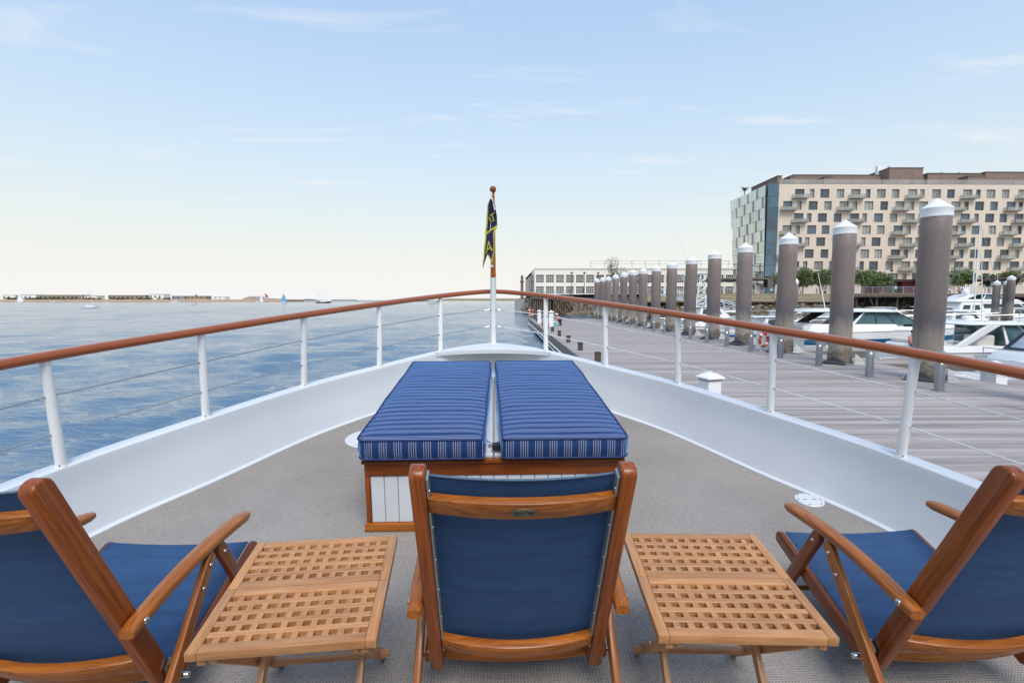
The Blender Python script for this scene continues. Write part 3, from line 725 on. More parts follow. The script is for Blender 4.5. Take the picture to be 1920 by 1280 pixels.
def cushion(x0, x1, y0, y1, z0, z1, taper, label, seed):
    root = thing('sun_pad', label, 'cushion', ((x0 + x1) / 2, (y0 + y1) / 2, z0), group='striped sun pads on the deck locker', frame=BOAT)
    hw, hl, h = (x1 - x0) / 2, (y1 - y0) / 2, z1 - z0
    rg = random.Random(seed); nx, ny, ns = 26, 60, 7
    def edge(u, v, t):
        # rounded footprint; t 0 bottom .. 1 top, sides bulge
        bul = 0.012 * math.sin(math.pi * t)
        x = u * (hw + bul); y = v * (hl + bul)
        inner = taper * (1 - v) / 2            # inner long side drawn back towards the foot
        if (u > 0) == (inner_right): x -= inner * abs(u) * (1 if u > 0 else -1)
        x *= 1 - 0.055 * (v + 1) / 2 * (1 if (u > 0) != inner_right else 0)
        # round the four corners
        r = 0.05
        ax_, ay_ = abs(x) - (hw - r), abs(y) - (hl - r)
        if ax_ > 0 and ay_ > 0:
            d = math.hypot(ax_, ay_)
            if d > r: x -= math.copysign(ax_ * (1 - r / d), x); y -= math.copysign(ay_ * (1 - r / d), y)
        x += 0.008 * mnoise.noise(Vector((y * 3 + seed, t * 2, 0))) * (abs(u) > 0.98)
        return x, y
    inner_right = (x0 + x1) < 0
    b = MB(); uvs = []
    def top_z(u, v, x, y):
        e = min(1 - abs(u), (1 - abs(v)) * hl / hw)
        puff = 0.017 * (1 - math.exp(-e * 5.5))
        wr = 0.0045 * mnoise.noise(Vector((x * 2.2, y * 9 + seed * 3, 0.3))) + 0.006 * mnoise.noise(Vector((x * 1.3 + 4, y * 2.4 + seed, 1.7)))
        return h + puff + wr * min(1, e * 9)
    vs = []
    for j in range(ny + 1):
        for i in range(nx + 1):
            u, v = -1 + 2 * i / nx, -1 + 2 * j / ny
            x, y = edge(u, v, 1.0); vs.append((x, y, top_z(u, v, x, y))); uvs.append((y + 3, x))
    b.add(vs, [(j * (nx + 1) + i, j * (nx + 1) + i + 1, (j + 1) * (nx + 1) + i + 1, (j + 1) * (nx + 1) + i) for j in range(ny) for i in range(nx)])
    def wall(pts, key):
        vs = []; o = len(b.v)
        for k in range(ns + 1):
            t = k / ns
            for (u, v) in pts:
                x, y = edge(u, v, t); z = h * t
                if t == 1: z = top_z(u, v, x, y)
                vs.append((x, y, z)); uvs.append(((x if key == 'x' else y) + 3.0, z))
        m1 = len(pts)
        b.add(vs, [(k * m1 + i, k * m1 + i + 1, (k + 1) * m1 + i + 1, (k + 1) * m1 + i) for k in range(ns) for i in range(m1 - 1)])
    wall([(-1 + 2 * i / nx, -1) for i in range(nx + 1)], 'x')
    wall([(1, -1 + 2 * j / ny) for j in range(ny + 1)], 'y')
    wall([(1 - 2 * i / nx, 1) for i in range(nx + 1)], 'x')
    wall([(-1, 1 - 2 * j / ny) for j in range(ny + 1)], 'y')
    b.uv = uvs
    b.build('pad', CUSHION, root, smooth='all')
    ring = [(-1 + 2 * i / nx, -1) for i in range(nx)] + [(1, -1 + 2 * j / ny) for j in range(ny)] + [(1 - 2 * i / nx, 1) for i in range(nx)] + [(-1, 1 - 2 * j / ny) for j in range(ny + 1)]
    for t, nm in ((1.0, 'piping'), (0.02, 'piping')):
        pts = []
        for (u, v) in ring:
            x, y = edge(u, v, t); pts.append((x * 1.003, y * 1.001, h * t + (0.001 if t == 1 else 0.004)))
        MB().tube(pts, 0.0055, 6).build(nm, PIPING, root, smooth='all')
    if not inner_right:
        MB().box(-hw - 0.028, -hw + 0.03, -hl + 0.09, -hl + 0.13, 0.008, 0.045).build('strap_tab', BLACKISH, root, bevel=0.004)
cushion(-0.718, -0.022, BY0 - 0.045, 4.40, 0.436, 0.545, 0.035, 'left-hand blue striped sun pad on the deck locker', 3)
cushion(0.020, 0.722, BY0 - 0.045, 4.41, 0.436, 0.545, 0.030, 'right-hand blue striped sun pad on the deck locker', 11)

# ================================================================== deck chairs
def text_mesh(name, s, size, material, depth=0.0006):
    cu = bpy.data.curves.new(name, 'FONT'); cu.body = s; cu.size = size; cu.align_x = 'CENTER'; cu.align_y = 'CENTER'; cu.extrude = depth; cu.shear = 0.35; cu.resolution_u = 3
    ob = bpy.data.objects.new(name, cu); COL.objects.link(ob)
    dg = bpy.context.evaluated_depsgraph_get(); me = bpy.data.meshes.new_from_object(ob.evaluated_get(dg))
    bpy.data.objects.remove(ob); bpy.data.curves.remove(cu)
    me.materials.clear(); me.materials.append(material); return me

CY = 1.55           # ship's y of a chair's own origin
def stile_y(z): return 1.16 + (1.0 - z) * 0.377 - CY
def curved_bar(name, x0, x1, bow, yz, h, t, tilt, material, parent):
    """rail across the back, bowed towards the viewer: local X across, section tilted with the back"""
    b = MB(); n_ = 16; ca, sa = math.cos(tilt), math.sin(tilt)
    for i in range(n_ + 1):
        f = i / n_; x = x0 + (x1 - x0) * f; k = 1 - (2 * f - 1) ** 2; y = -bow * k
        hh = h * (1 + 0.10 * k)
        for (a, c) in ((-t / 2, -hh / 2), (t / 2, -hh / 2), (t / 2, hh / 2), (-t / 2, hh / 2)):
            b.v.append((x, y + a * ca - c * sa, a * sa + c * ca))
    for i in range(n_):
        for k in range(4): b.f.append((i * 4 + k, i * 4 + (k + 1) % 4, i * 4 + 4 + (k + 1) % 4, i * 4 + 4 + k))
    b.f += [(0, 1, 2, 3), (n_ * 4 + 3, n_ * 4 + 2, n_ * 4 + 1, n_ * 4)]
    return b.build(name, material, parent, smooth=35, bevel=0.004, loc=(0, yz[0], yz[1]))

def make_chair():
    c = thing('deck_chair', 'x', 'chair', frame=BOAT)
    tl = math.atan(0.377)
    bn = Vector((0, -math.cos(tl), -math.sin(tl)))     # back's normal, towards the viewer
    for s_ in (-1, 1):
        # stile: rounded head, slight sweep at the foot
        mm, ln = frame_along((s_ * 0.267, stile_y(0.13), 0.13), (s_ * 0.267, stile_y(1.0), 1.0), (0, -1, 0))
        w_ = 0.062; poly = [(-ln / 2, -w_ / 2 - 0.006), (-ln / 2 + 0.10, -w_ / 2), (ln / 2 - 0.03, -w_ / 2)]
        poly += [(ln / 2 - 0.03 + 0.03 * math.sin(a), -w_ / 2 + 0.03 - 0.03 * math.cos(a)) for a in (0.5, 1.0, 1.45)]
        poly += [(ln / 2 - 0.022 + 0.022 * math.sin(a), w_ / 2 - 0.022 - 0.022 * math.cos(a)) for a in (1.7, 2.3, 2.9)]
        poly += [(-ln / 2 + 0.02, w_ / 2), (-ln / 2, w_ / 2 - 0.02)]
        b = MB().prism([(p[0], p[1]) for p in poly], 'z', -0.0195, 0.0195)
        # section: local z must lie across the chair
        m3 = mm @ Matrix.Rotation(rad(90), 4, 'X')
        st = b.build('stile', TEAKD if s_ < 0 else TEAKD, c, smooth=35, bevel=0.006, seg=3, mtx=m3)
        # sling track with screws
        tp0 = Vector((s_ * 0.2435, stile_y(0.235), 0.235)); tp1 = Vector((s_ * 0.2435, stile_y(0.975), 0.975))
        bar('sling_track', tp0, tp1, 0.034, 0.0065, ALU, c, 0.0015, (s_, 0, 0), seg=1)
        for k in range(6):
            q = tp0.lerp(tp1, 0.06 + 0.176 * k) - Vector((s_ * 0.0035, 0, 0)) + bn * 0.010
            MB().tube([q, q - Vector((s_ * 0.002, 0, 0)), q - Vector((s_ * 0.0035, 0, 0))], [0.006, 0.0055, 0.002], 10).build('screw', STEEL, c, smooth=40)
        # seat rail
        r0 = Vector((s_ * 0.3005, 1.50 - CY, 0.165)); r1 = Vector((s_ * 0.3005, 2.03 - CY, 0.275))
        bar('seat_rail', r0, r1, 0.056, 0.024, TEAKD, c, 0.006, (1, 0, 0), True, 3)
        # arm: gentle arch, bolted to the stile, rounded tip
        b = MB(); n_ = 18; y0, y1 = 1.305 - CY, 1.985 - CY
        for i in range(n_ + 1):
            f = i / n_; y = y0 + (y1 - y0) * f; z = 0.468 + 0.028 * math.sin(math.pi * f ** 0.9) - 0.012 * f
            w2 = 0.0265 * (1 - 0.12 * math.cos(math.pi * f)) ; h2 = 0.0175
            if f > 0.93: k = (f - 0.93) / 0.07; w2 *= math.sqrt(1 - k * k * 0.62); h2 *= math.sqrt(1 - 0.45 * k * k)
            if f < 0.05: h2 *= 0.86; w2 *= 0.95
            for k in range(12):
                a = 2 * math.pi * k / 12; ca, sa = math.cos(a), math.sin(a)
                b.v.append((y, -math.copysign(abs(ca) ** 0.55, ca) * w2, z + math.copysign(abs(sa) ** 0.6, sa) * h2))
        for i in range(n_):
            for k in range(12): b.f.append((i * 12 + k, i * 12 + (k + 1) % 12, i * 12 + 12 + (k + 1) % 12, i * 12 + 12 + k))
        b.f += [tuple(range(12)), tuple(range(n_ * 12 + 11, n_ * 12 - 1, -1))]
        arm = b.build('arm_rest', TEAK, c, smooth=60, mtx=Matrix.Translation((s_ * 0.3125, 0, 0)) @ Matrix.Rotation(rad(90), 4, 'Z'))
        def bolt(par, p, r=0.010, dirx=None):
            d = Vector((dirx if dirx else s_, 0, 0))
            return MB().tube([p, p + d * 0.002, p + d * 0.005, p + d * 0.006], [r, r, r * 0.7, r * 0.2], 12).build('bolt', STEEL, par, smooth=50)
        bolt(c, Vector((s_ * 0.335, 1.355 - CY, 0.474)), 0.011)
        # rear and front legs meet under the arm
        lr = (Vector((s_ * 0.325, 1.690 - CY, 0.445)), Vector((s_ * 0.325, 1.275 - CY, 0.03)))
        lf = (Vector((s_ * 0.325, 1.735 - CY, 0.445)), Vector((s_ * 0.325, 1.945 - CY, 0.03)))
        bar('leg', *lr, 0.050, 0.024, TEAK, c, 0.005, (1, 0, 0), True, 3)
        bar('leg', lf[0] - Vector((s_ * 0.004, -0.03, 0)), lf[1] - Vector((s_ * 0.004, -0.03, 0)), 0.050, 0.024, TEAKD, c, 0.005, (1, 0, 0), True, 3)
        for q in (0.03, 0.16): bolt(c, lr[0].lerp(lr[1], q) + Vector((s_ * 0.0125, 0, 0)), 0.008)
        bolt(c, lf[0].lerp(lf[1], 0.05) + Vector((s_ * 0.0085, 0.03, 0)), 0.008)
        # metal hinge where back and seat meet
        hg = MB().prism([(1.455 - CY, 0.135), (1.50 - CY, 0.115), (1.535 - CY, 0.15), (1.525 - CY, 0.20), (1.485 - CY, 0.235), (1.455 - CY, 0.215)], 'x', min(s_ * 0.289, s_ * 0.2875 + s_ * 0.006), max(s_ * 0.289, s_ * 0.2875 + s_ * 0.006)).build('hinge_plate', STEEL, c, bevel=0.001, seg=1)
        rod('hinge_pin', [(s_ * 0.285, 1.488 - CY, 0.165), (s_ * 0.343, 1.488 - CY, 0.165), (s_ * 0.347, 1.488 - CY, 0.165)], [0.0105, 0.0105, 0.006], STEEL, c, 12)
        for zz in (0.15, 0.205):
            MB().tube([(s_ * 0.295, 1.478 - CY, zz), (s_ * 0.299, 1.478 - CY, zz), (s_ * 0.300, 1.478 - CY, zz)], [0.007, 0.006, 0.002], 10).build('screw', STEEL, c)
    tlt = math.atan(0.377)
    tr = curved_bar('top_rail', -0.2465, 0.2465, 0.040, (stile_y(0.885) - 0.006, 0.885), 0.052, 0.026, tlt, TEAK, c)
    curved_bar('lower_rail', -0.2465, 0.2465, 0.046, (stile_y(0.275) - 0.004, 0.275), 0.050, 0.030, tlt, TEAK, c)
    # oval name plate on the top rail
    pl = Vector((0, stile_y(0.885) - 0.006 - 0.040, 0.885)) + bn * 0.0132
    pm = Matrix.Translation(pl) @ Matrix.Rotation(rad(90) + tlt, 4, 'X')
    b = MB(); b.lathe([(0.036, -0.0005), (0.036, 0.0012), (0.034, 0.0022), (0.001, 0.0022)], 36)
    b.v = [(x, y * 0.40, z) for x, y, z in b.v]
    pq = b.build('name_plate', BRASS, tr, smooth=30)
    pq.matrix_local = Matrix.Translation((0, -(stile_y(0.885) - 0.006), -0.885)) @ pm
    link('lettering', text_mesh('lettering', 'Royal Teak', 0.0125, INK), pq, (0, 0.001, 0.0026))
    # slings
    def back(u, v):
        z = 0.237 + (0.965 - 0.237) * v; x = -0.2415 + 0.483 * u; k = 1 - (2 * u - 1) ** 2
        sag = 0.030 * k * (0.55 + 0.45 * math.sin(math.pi * min(1, v * 1.05)))
        zz = z - 0.008 * k * (v > 0.97)
        return Vector((x, stile_y(z) + 0.014 - sag * math.cos(tl), zz - sag * math.sin(tl) * 0.3))
    b = MB().grid(back, 20, 30); off = len(b.v)
    b.grid(lambda u, v: back(u, v) + Vector((0, 0.0025, 0.001)), 20, 30)
    b.build('back_sling', SLING, c, smooth='all')
    MB().tube([back(i / 20, 1.0) + Vector((0, 0.001, 0.0)) for i in range(21)], 0.0035, 6).build('hem', HEM, c, smooth='all')
    def seat(u, v):
        y = 1.515 + (2.025 - 1.515) * v; x = -0.290 + 0.580 * u; k = 1 - (2 * u - 1) ** 2
        z = 0.180 + (y - 1.50) * 0.2222 - 0.022 * k * (1 - 0.35 * v)
        return Vector((x, y - CY, z + 0.012))
    b = MB().grid(seat, 20, 24); b.grid(lambda u, v: seat(u, v) - Vector((0, 0, 0.003)), 20, 24)
    b.build('seat_sling', SLING, c, smooth='all')
    curved_bar('seat_bar', -0.288, 0.288, 0.028, (1.525 - CY, 0.150), 0.034, 0.026, 0.0, TEAK, c)
    rod('stretcher', [(-0.32, 1.96 - CY, 0.08), (0.32, 1.96 - CY, 0.08)], 0.012, TEAK, c)
    rod('stretcher', [(-0.322, 1.325 - CY, 0.08), (0.322, 1.325 - CY, 0.08)], 0.012, TEAK, c)
    return c
chair = make_chair()
def put(o, x, y, rz, label, group):
    o.matrix_world = BOAT @ Matrix.Translation((x, y, 0.004)) @ Matrix.Rotation(rad(rz), 4, 'Z')
    o['label'] = label; o['group'] = group
GC = 'teak deck chairs facing the bow'
CHAIRS = [(0.075, CY + 0.05, 0.0, 'central teak deck chair with navy sling and brass plaque, directly behind the locker'),
          (-1.34, CY, -1.0, 'teak deck chair with blue sling at the left frame edge, beside the left grid table'),
          (1.575, CY, 0.0, 'teak deck chair with blue sling at the right frame edge, beside the right grid table')]
chair_copies = [chair] + [copy_tree(chair) for _ in range(2)]
for o_, a_ in zip(chair_copies, CHAIRS): put(o_, *a_, GC)

# ================================================================== folding side tables
def make_table():
    t = thing('side_table', 'x', 'table', frame=BOAT)
    W_, LF, ZT, TH = 0.50, 0.262, 0.48, 0.026
    def brd(par, x0, x1, y0, y1, zt=0.0, nm='board'):
        c = Vector(((x0 + x1) / 2, (y0 + y1) / 2, -TH / 2 + zt))
        if x1 - x0 > y1 - y0: d = Vector(((x1 - x0) / 2, 0, 0)); w = y1 - y0
        else: d = Vector((0, (y1 - y0) / 2, 0)); w = x1 - x0
        key = (nm, round(d.length, 4), round(w, 4))
        mm, ln = frame_along(c - d, c + d)
        if key not in cache:
            cache[key] = MB().box(-ln / 2, ln / 2, -w / 2, w / 2, -TH / 2, TH / 2).mesh(nm, TABLE, smooth=35, bevel=0.0022 if nm == 'frame_board' else 0.0012, seg=2 if nm == 'frame_board' else 1)
        return link(nm, cache[key], par, mtx=mm)
    cache = {}
    for s_ in (-1, 1):
        lf = bpy.data.objects.new('leaf', None); COL.objects.link(lf); lf.parent = t; lf.location = (0, s_ * LF / 2, ZT)
        hx, hy = W_ / 2, LF / 2 - 0.001
        fx, fy = 0.030, 0.034
        brd(lf, -hx, -hx + fx, -hy, hy, 0, 'frame_board'); brd(lf, hx - fx, hx, -hy, hy, 0, 'frame_board')
        brd(lf, -hx + fx + 0.0006, hx - fx - 0.0006, -hy, -hy + fy, 0, 'frame_board'); brd(lf, -hx + fx + 0.0006, hx - fx - 0.0006, hy - fy, hy, 0, 'frame_board')
        ix, iy = hx - fx - 0.0006, hy - fy - 0.0006
        hole, nrow, ncol = 0.0225, 5, 11
        gy = (2 * iy - nrow * hole) / (nrow - 1); gx = (2 * ix - ncol * hole) / (ncol - 1)
        for k in range(nrow - 1):
            y0 = -iy + hole * (k + 1) + gy * k; brd(lf, -ix, ix, y0, y0 + gy, -0.0004, 'slat')
        for k in range(ncol - 1):
            x0 = -ix + hole * (k + 1) + gx * k; brd(lf, x0, x0 + gx, -iy, iy, -0.0010, 'slat')
    b = MB().box(-0.02, 0.02, -0.25, 0.25, 0, 0.001)
    for s_ in (-1, 1):
        # outer frame runs from the near edge down to the far foot, inner one crosses it
        bar('leg', (s_ * 0.185, -0.235, 0.446), (s_ * 0.185, 0.215, 0.012), 0.034, 0.020, TABLE, t, 0.003, (1, 0, 0))
        bar('leg', (s_ * 0.155, 0.235, 0.446), (s_ * 0.155, -0.215, 0.012), 0.034, 0.020, TABLE, t, 0.003, (1, 0, 0))
        bar('bearer', (s_ * 0.215, -0.25, 0.442), (s_ * 0.215, 0.25, 0.442), 0.022, 0.022, TABLE, t, 0.002)
        q = Vector((s_ * 0.196, 0, 0.232)); MB().tube([q, q + Vector((s_ * 0.004, 0, 0)), q + Vector((s_ * 0.006, 0, 0))], [0.008, 0.007, 0.002], 10).build('bolt', STEEL, t)
    bar('stretcher', (-0.225, 0.105, 0.115), (0.225, 0.105, 0.115), 0.022, 0.018, TABLE, t, 0.002)
    bar('stretcher', (-0.145, -0.115, 0.115), (0.145, -0.115, 0.115), 0.022, 0.018, TABLE, t, 0.002)
    bar('stretcher', (-0.20, -0.06, 0.424), (0.20, -0.06, 0.424), 0.030, 0.020, TABLE, t, 0.002)
    return t
table = make_table()
table2 = copy_tree(table)
put(table, -0.592, 1.488, 4.0, 'teak grid-top folding side table to the left of the central chair', 'grid-top side tables')
put(table2, 0.722, 1.483, -3.0, 'teak grid-top folding side table to the right of the central chair', 'grid-top side tables')

# ================================================================== the floating dock
DZ = 0.80
DX0, DX1, DY0, DY1 = 2.86, 13.1, -8.0, 61.0
PW = 0.145
dock = MB().box(DX0 + 0.03, DX1 - 0.03, DY0 + 0.05, DY1 - 0.05, 0.22, DZ - 0.034).build('dock', BLACKISH)
tag(dock, kind='structure')
FLOAT = mat('weedy_float', (0.075, 0.075, 0.05), 0.9, var=0.5, vscale=3, bump=0.6, bscale=9)
MB().box(DX0 + 0.12, DX1 - 0.12, DY0 + 0.1, DY1 - 0.1, -0.6, 0.22).build('float', FLOAT, dock)
FASCIA = mat('grey_fascia_timber', (0.23, 0.20, 0.17), 0.8, var=0.45, vscale=2, vstretch=(6, 0.6, 6), bump=0.3, bscale=12)
for k in range(12):
    y0 = DY0 + k * (DY1 - DY0) / 12; y1 = DY0 + (k + 1) * (DY1 - DY0) / 12 - 0.012
    MB().box(DX0 - 0.045, DX0 + 0.028, y0, y1, 0.46, DZ + 0.035).build('fascia_board', FASCIA, dock, bevel=0.008)
for zz in (0.40, 0.18):
    MB().tube([(DX0 - 0.09, 6.0, zz), (DX0 - 0.09, DY1, zz)], 0.055, 8).build('rubbing_pipe', ROPE_W, dock, smooth=50)
rg = random.Random(4)
n_rows = int((DY1 - DY0) / PW)
rows_y = [DY0 + PW * (k + 0.5) for k in range(n_rows)]
near = [y for y in rows_y if y > 5.5][:150]; far = [y for y in rows_y if y not in set(near)]
pm_cache = {}
def plank_mesh(w):
    key = round(w, 4)
    if key not in pm_cache:
        pm_cache[key] = MB().box(-key / 2, key / 2, -PW / 2 + 0.004, PW / 2 - 0.004, -0.032, 0).mesh('plank', PLANK, bevel=0.003, seg=1)
    return pm_cache[key], key
b_far = MB()
for y in near + far:
    split = round(rg.choice([3.6, 4.8, 5.4, 6.0, 6.6]), 1); x0 = DX0 + 0.03
    for w0, w1 in ((x0, x0 + split), (x0 + split + 0.006, DX1 - 0.03)):
        w = w1 - w0; dz = rg.uniform(-0.0025, 0.0025)
        if y in near:
            me, key = plank_mesh(w)
            link('plank', me, dock, ((w0 + w1) / 2, y, DZ + dz))
        else:
            b_far.box(w0, w1, y - PW / 2 + 0.004, y + PW / 2 - 0.004, DZ - 0.032, DZ + dz)
tag(b_far.build('planking', PLANK, dock), kind='stuff')

# piles ------------------------------------------------------------
PX = 11.8
PYS = [14.1 + 3.70 * k for k in range(-1, 15)]
def make_pile(r=0.355, top=5.28, cap=0.47, guide=True):
    t = thing('mooring_pile', 'x', 'pile')
    MB().lathe([(r, -0.8)] + [(r, z) for z in np.linspace(0.0, top, 12)] + [(r * 0.98, top + 0.01)], 36).build('shaft', PILE, t, smooth=40)
    cp = MB().lathe([(r * 1.02, top - 0.02), (r * 1.035, top - 0.015), (r * 1.035, top + cap * 0.42), (r * 1.05, top + cap * 0.44), (r * 1.05, top + cap * 0.48), (r * 0.06, top + cap * 1.05), (0.01, top + cap * 1.06)], 36).build('cone_cap', CAPW, t, smooth=30)
    MB().lathe([(r * 1.045, top + 0.005), (r * 1.06, top + 0.008), (r * 1.06, top + 0.025), (r * 1.045, top + 0.028)], 36, cap=False).build('cap_band', CAPW, cp, smooth=30)
    if guide:
        bb = MB()
        def crust(u, v):
            a = 2 * math.pi * u; z = -0.7 + 2.35 * v
            hgt = 1.0 - max(0, (v - (0.80 + 0.16 * mnoise.noise(Vector((math.cos(a) * 1.3, math.sin(a) * 1.3, 5))))) / 0.06)
            th = max(-0.05, min(1, hgt)) * 0.035 * (0.7 + 0.9 * mnoise.noise(Vector((math.cos(a) * 6, math.sin(a) * 6, z * 6))))
            return Vector(((r + th - 0.004) * math.cos(a), (r + th - 0.004) * math.sin(a), z))
        bb.grid(crust, 44, 26).build('barnacle_crust', BARN, t, smooth='all')
        s_ = r + 0.10
        # diamond opening: a pale plate rises on the near right side, a black one paints the shaded near left
        def plate(nm, ang, mt, h, ln):
            ca, sa = math.cos(ang), math.sin(ang); n_ = Vector((ca, sa, 0)); t_ = Vector((-sa, ca, 0)); c = n_ * s_
            tri = [c - t_ * ln, c + t_ * ln, c + Vector((0, 0, h))]
            tri2 = [p + n_ * 0.30 for p in tri[:2]] + [tri[2] + n_ * 0.05]
            q = MB().add([p + Vector((0, 0, DZ)) for p in tri + tri2], [(0, 1, 2), (5, 4, 3), (0, 3, 4, 1), (1, 4, 5, 2), (2, 5, 3, 0)])
            return q.build(nm, mt, t, bevel=0.01, seg=1)
        plate('guide_plate', rad(-38), PALECONC, 0.34, 0.42)
        plate('guide_plate', rad(-142), BLACKISH, 0.26, 0.40)
        bb = MB()
        ring = [(s_ * 1.42 * math.cos(rad(a)), s_ * 1.42 * math.sin(rad(a))) for a in (0, 90, 180, 270)]
        for i in range(4):
            p, q = Vector((*ring[i], 0)), Vector((*ring[(i + 1) % 4], 0)); d = (q - p).normalized(); nn = Vector((d.y, -d.x, 0)) * 0.05
            bb.hexa([p + Vector((0, 0, DZ + 0.003)), q + Vector((0, 0, DZ + 0.003)), q + nn + Vector((0, 0, DZ + 0.003)), p + nn + Vector((0, 0, DZ + 0.003))],
                    [p + Vector((0, 0, DZ + 0.05)), q + Vector((0, 0, DZ + 0.05)), q + nn + Vector((0, 0, DZ + 0.05)), p + nn + Vector((0, 0, DZ + 0.05))])
        bb.build('guide_frame', GALV, t)
    return t
pile0 = make_pile()
for k, y in enumerate(PYS):
    o = pile0 if k == 0 else copy_tree(pile0)
    dzp = rg.uniform(-0.05, 0.05)
    o.location = (PX, y, dzp if k else 0); o.rotation_euler = (rg.uniform(-0.009, 0.009), rg.uniform(-0.009, 0.009), rg.uniform(-0.06, 0.06))
    lab = 'brown steel pile with white cone cap, partly outside the right frame edge' if k == 0 else f'brown steel pile with white cone cap, {ORD[k - 1]} nearest in the dockside row'
    tag(o, lab, 'pile', 'big brown piles along the dock')
# more piles farther out in the marina
small = make_pile(0.20, 4.4, 0.42, False)
FARP = [(24.5, 43.0, 0.0, 0.95, 'slim grey pile with white cap standing behind the dockside row'),
        (47.9, 49.5, 0.1, 1.5, 'grey pile with white cap, left one of three behind the big navy yacht'),
        (49.4, 50.0, 0.15, 1.35, 'grey pile with white cap, middle one of three behind the big navy yacht'),
        (48.4, 48.6, 0.55, 1.6, 'grey pile with white cap, tallest of three behind the big navy yacht'),
        (17.6, 49.0, 0.8, 2.2, 'brown pile with white cap peeping out between the dockside piles')]
for k, (x, y, z, sc, lab) in enumerate(FARP):
    o = small if k == 0 else copy_tree(small)
    o.location = (x, y, z); o.scale = (sc, sc, 1); tag(o, lab, 'pile', 'piles out in the marina')

# railing along the dock -------------------------------------------
FX = 10.57
fence = thing('dock_railing', 'cable railing of grey metal light posts along the dock', 'railing', (FX, 9.8, DZ))
fys = [9.8 + 2.40 * k for k in range(0, 22)]
poly = [(-0.075, 0.0), (0.075, 0.0)] + [(0.075 * math.cos(a), 0.90 + 0.075 * math.sin(a)) for a in np.linspace(0, math.pi, 9)]
post_me = MB().prism(poly, 'y', -0.075, 0.075).mesh('post', GALV, smooth=35, bevel=0.006)
slot_me = MB().box(0.076, 0.084, -0.05, 0.05, 0.06, 0.86).mesh('web', GREYTRIM)
lamp_me = MB().lathe([(0.018, 0), (0.018, 0.008), (0.010, 0.012)], 10).mesh('lamp', LAMP)
base_me = MB().box(-0.11, 0.11, -0.11, 0.11, 0.003, 0.02).mesh('base_plate', GALV, bevel=0.004, seg=1)
for y in fys:
    p = link('post', post_me, fence, (0, y - 9.8, 0.004))
    link('web', slot_me, p); link('base_plate', base_me, p)
    link('lamp', lamp_me, p, mtx=Matrix.Translation((-0.03, -0.076, 0.68)) @ Matrix.Rotation(rad(90), 4, 'X'))
for zz in (0.22, 0.40, 0.58, 0.76):
    MB().tube([(0.03, 0, zz), (0.03, fys[-1] - 9.8, zz)], 0.0045, 5).build('cable', WIRE, fence)

# short dark timber posts along the water edge
blk = MB().box(-0.10, 0.10, -0.10, 0.10, 0.0, 0.36)
bm_ = blk.mesh('edge_post', DARKWOOD, bevel=0.012); cap_ = MB().box(-0.105, 0.105, -0.105, 0.105, 0.30, 0.325).mesh('band', BLACKISH)
for k, y in enumerate([18.25, 22.5, 26.8, 31.3, 35.8, 40.1, 44.4, 49.1, 53.6, 57.4]):
    o = link('edge_post', bm_, None, (3.33, y, DZ + 0.003)); link('band', cap_, o)
    tag(o, f'short dark timber post on the dock edge, {ORD[k]} counting from the yacht', 'post', 'short posts along the dock edge')

# white service pedestals
def pedestal(x, y, w, h, label, rz=0, z=DZ):
    t = thing('service_pedestal', label, 'pedestal', (x, y, z + 0.003), rz, 'white service pedestals')
    bd = MB().box(-w / 2, w / 2, -w / 2, w / 2, 0, h).build('housing', STANCH, t, bevel=0.012)
    e = w * 0.66
    MB().add([(-e, -e, h), (e, -e, h), (e, e, h), (-e, e, h), (-e, -e, h + 0.025), (e, -e, h + 0.025), (e, e, h + 0.025), (-e, e, h + 0.025), (0, 0, h + 0.025 + w * 0.42)],
             [(0, 3, 2, 1), (0, 1, 5, 4), (1, 2, 6, 5), (2, 3, 7, 6), (3, 0, 4, 7), (4, 5, 8), (5, 6, 8), (6, 7, 8), (7, 4, 8)]).build('pyramid_lid', STANCH, t, bevel=0.004)
    MB().box(-w * 0.52, w * 0.52, -w * 0.52, w * 0.52, h * 0.93, h * 0.965).build('shade_band', GREYTRIM, t)  # solid grey band standing in for the shaded gap below the lid
    rod('hose_hook', [(-w / 2, 0, h * 0.5), (-w / 2 - 0.05, 0, h * 0.5), (-w / 2 - 0.06, 0, h * 0.58)], 0.012, STANCH, t)
pedestal(4.02, 9.9, 0.30, 0.68, 'white service pedestal with pyramid lid close beside the yacht', 0.3)
pedestal(3.25, 48.6, 0.34, 1.15, 'white service pedestal farthest out along the dock edge')
pedestal(3.42, 43.4, 0.36, 1.25, 'white service pedestal half hidden behind the yacht rail post')
pedestal(3.86, 42.8, 0.36, 1.2, 'white service pedestal just left of the crouching person')
pedestal(11.55, 22.6, 0.5, 1.0, 'white service pedestal behind the red lifebuoy')

def lifebuoy(x, y, z, rz, r, label):
    t = thing('lifebuoy', label, 'lifebuoy', (x, y, z), rz, 'lifebuoys')
    n_ = 28; pts = [(r * math.cos(2 * math.pi * k / n_), 0, r * math.sin(2 * math.pi * k / n_)) for k in range(n_ + 1)]
    MB().tube(pts, r * 0.24, 10, cap=False).build('ring', REDR, t, smooth='all')
    for q in range(4):
        a = math.pi / 4 + q * math.pi / 2
        p = [((r) * math.cos(a + d), 0, r * math.sin(a + d)) for d in (-0.14, 0, 0.14)]
        MB().tube(p, r * 0.26, 10).build('white_band', ORANGE, t, smooth='all')
    rod('stand', [(0, 0.09, -z + DZ), (0, 0.09, r * 0.9)], 0.03, STANCH, t)
lifebuoy(11.1, 21.75, DZ + 0.52, 0.5, 0.27, 'red lifebuoy hanging by the dock railing near the big piles')
lifebuoy(3.02, 60.2, DZ + 0.75, 0.9, 0.42, 'red lifebuoy at the far end of the dock')

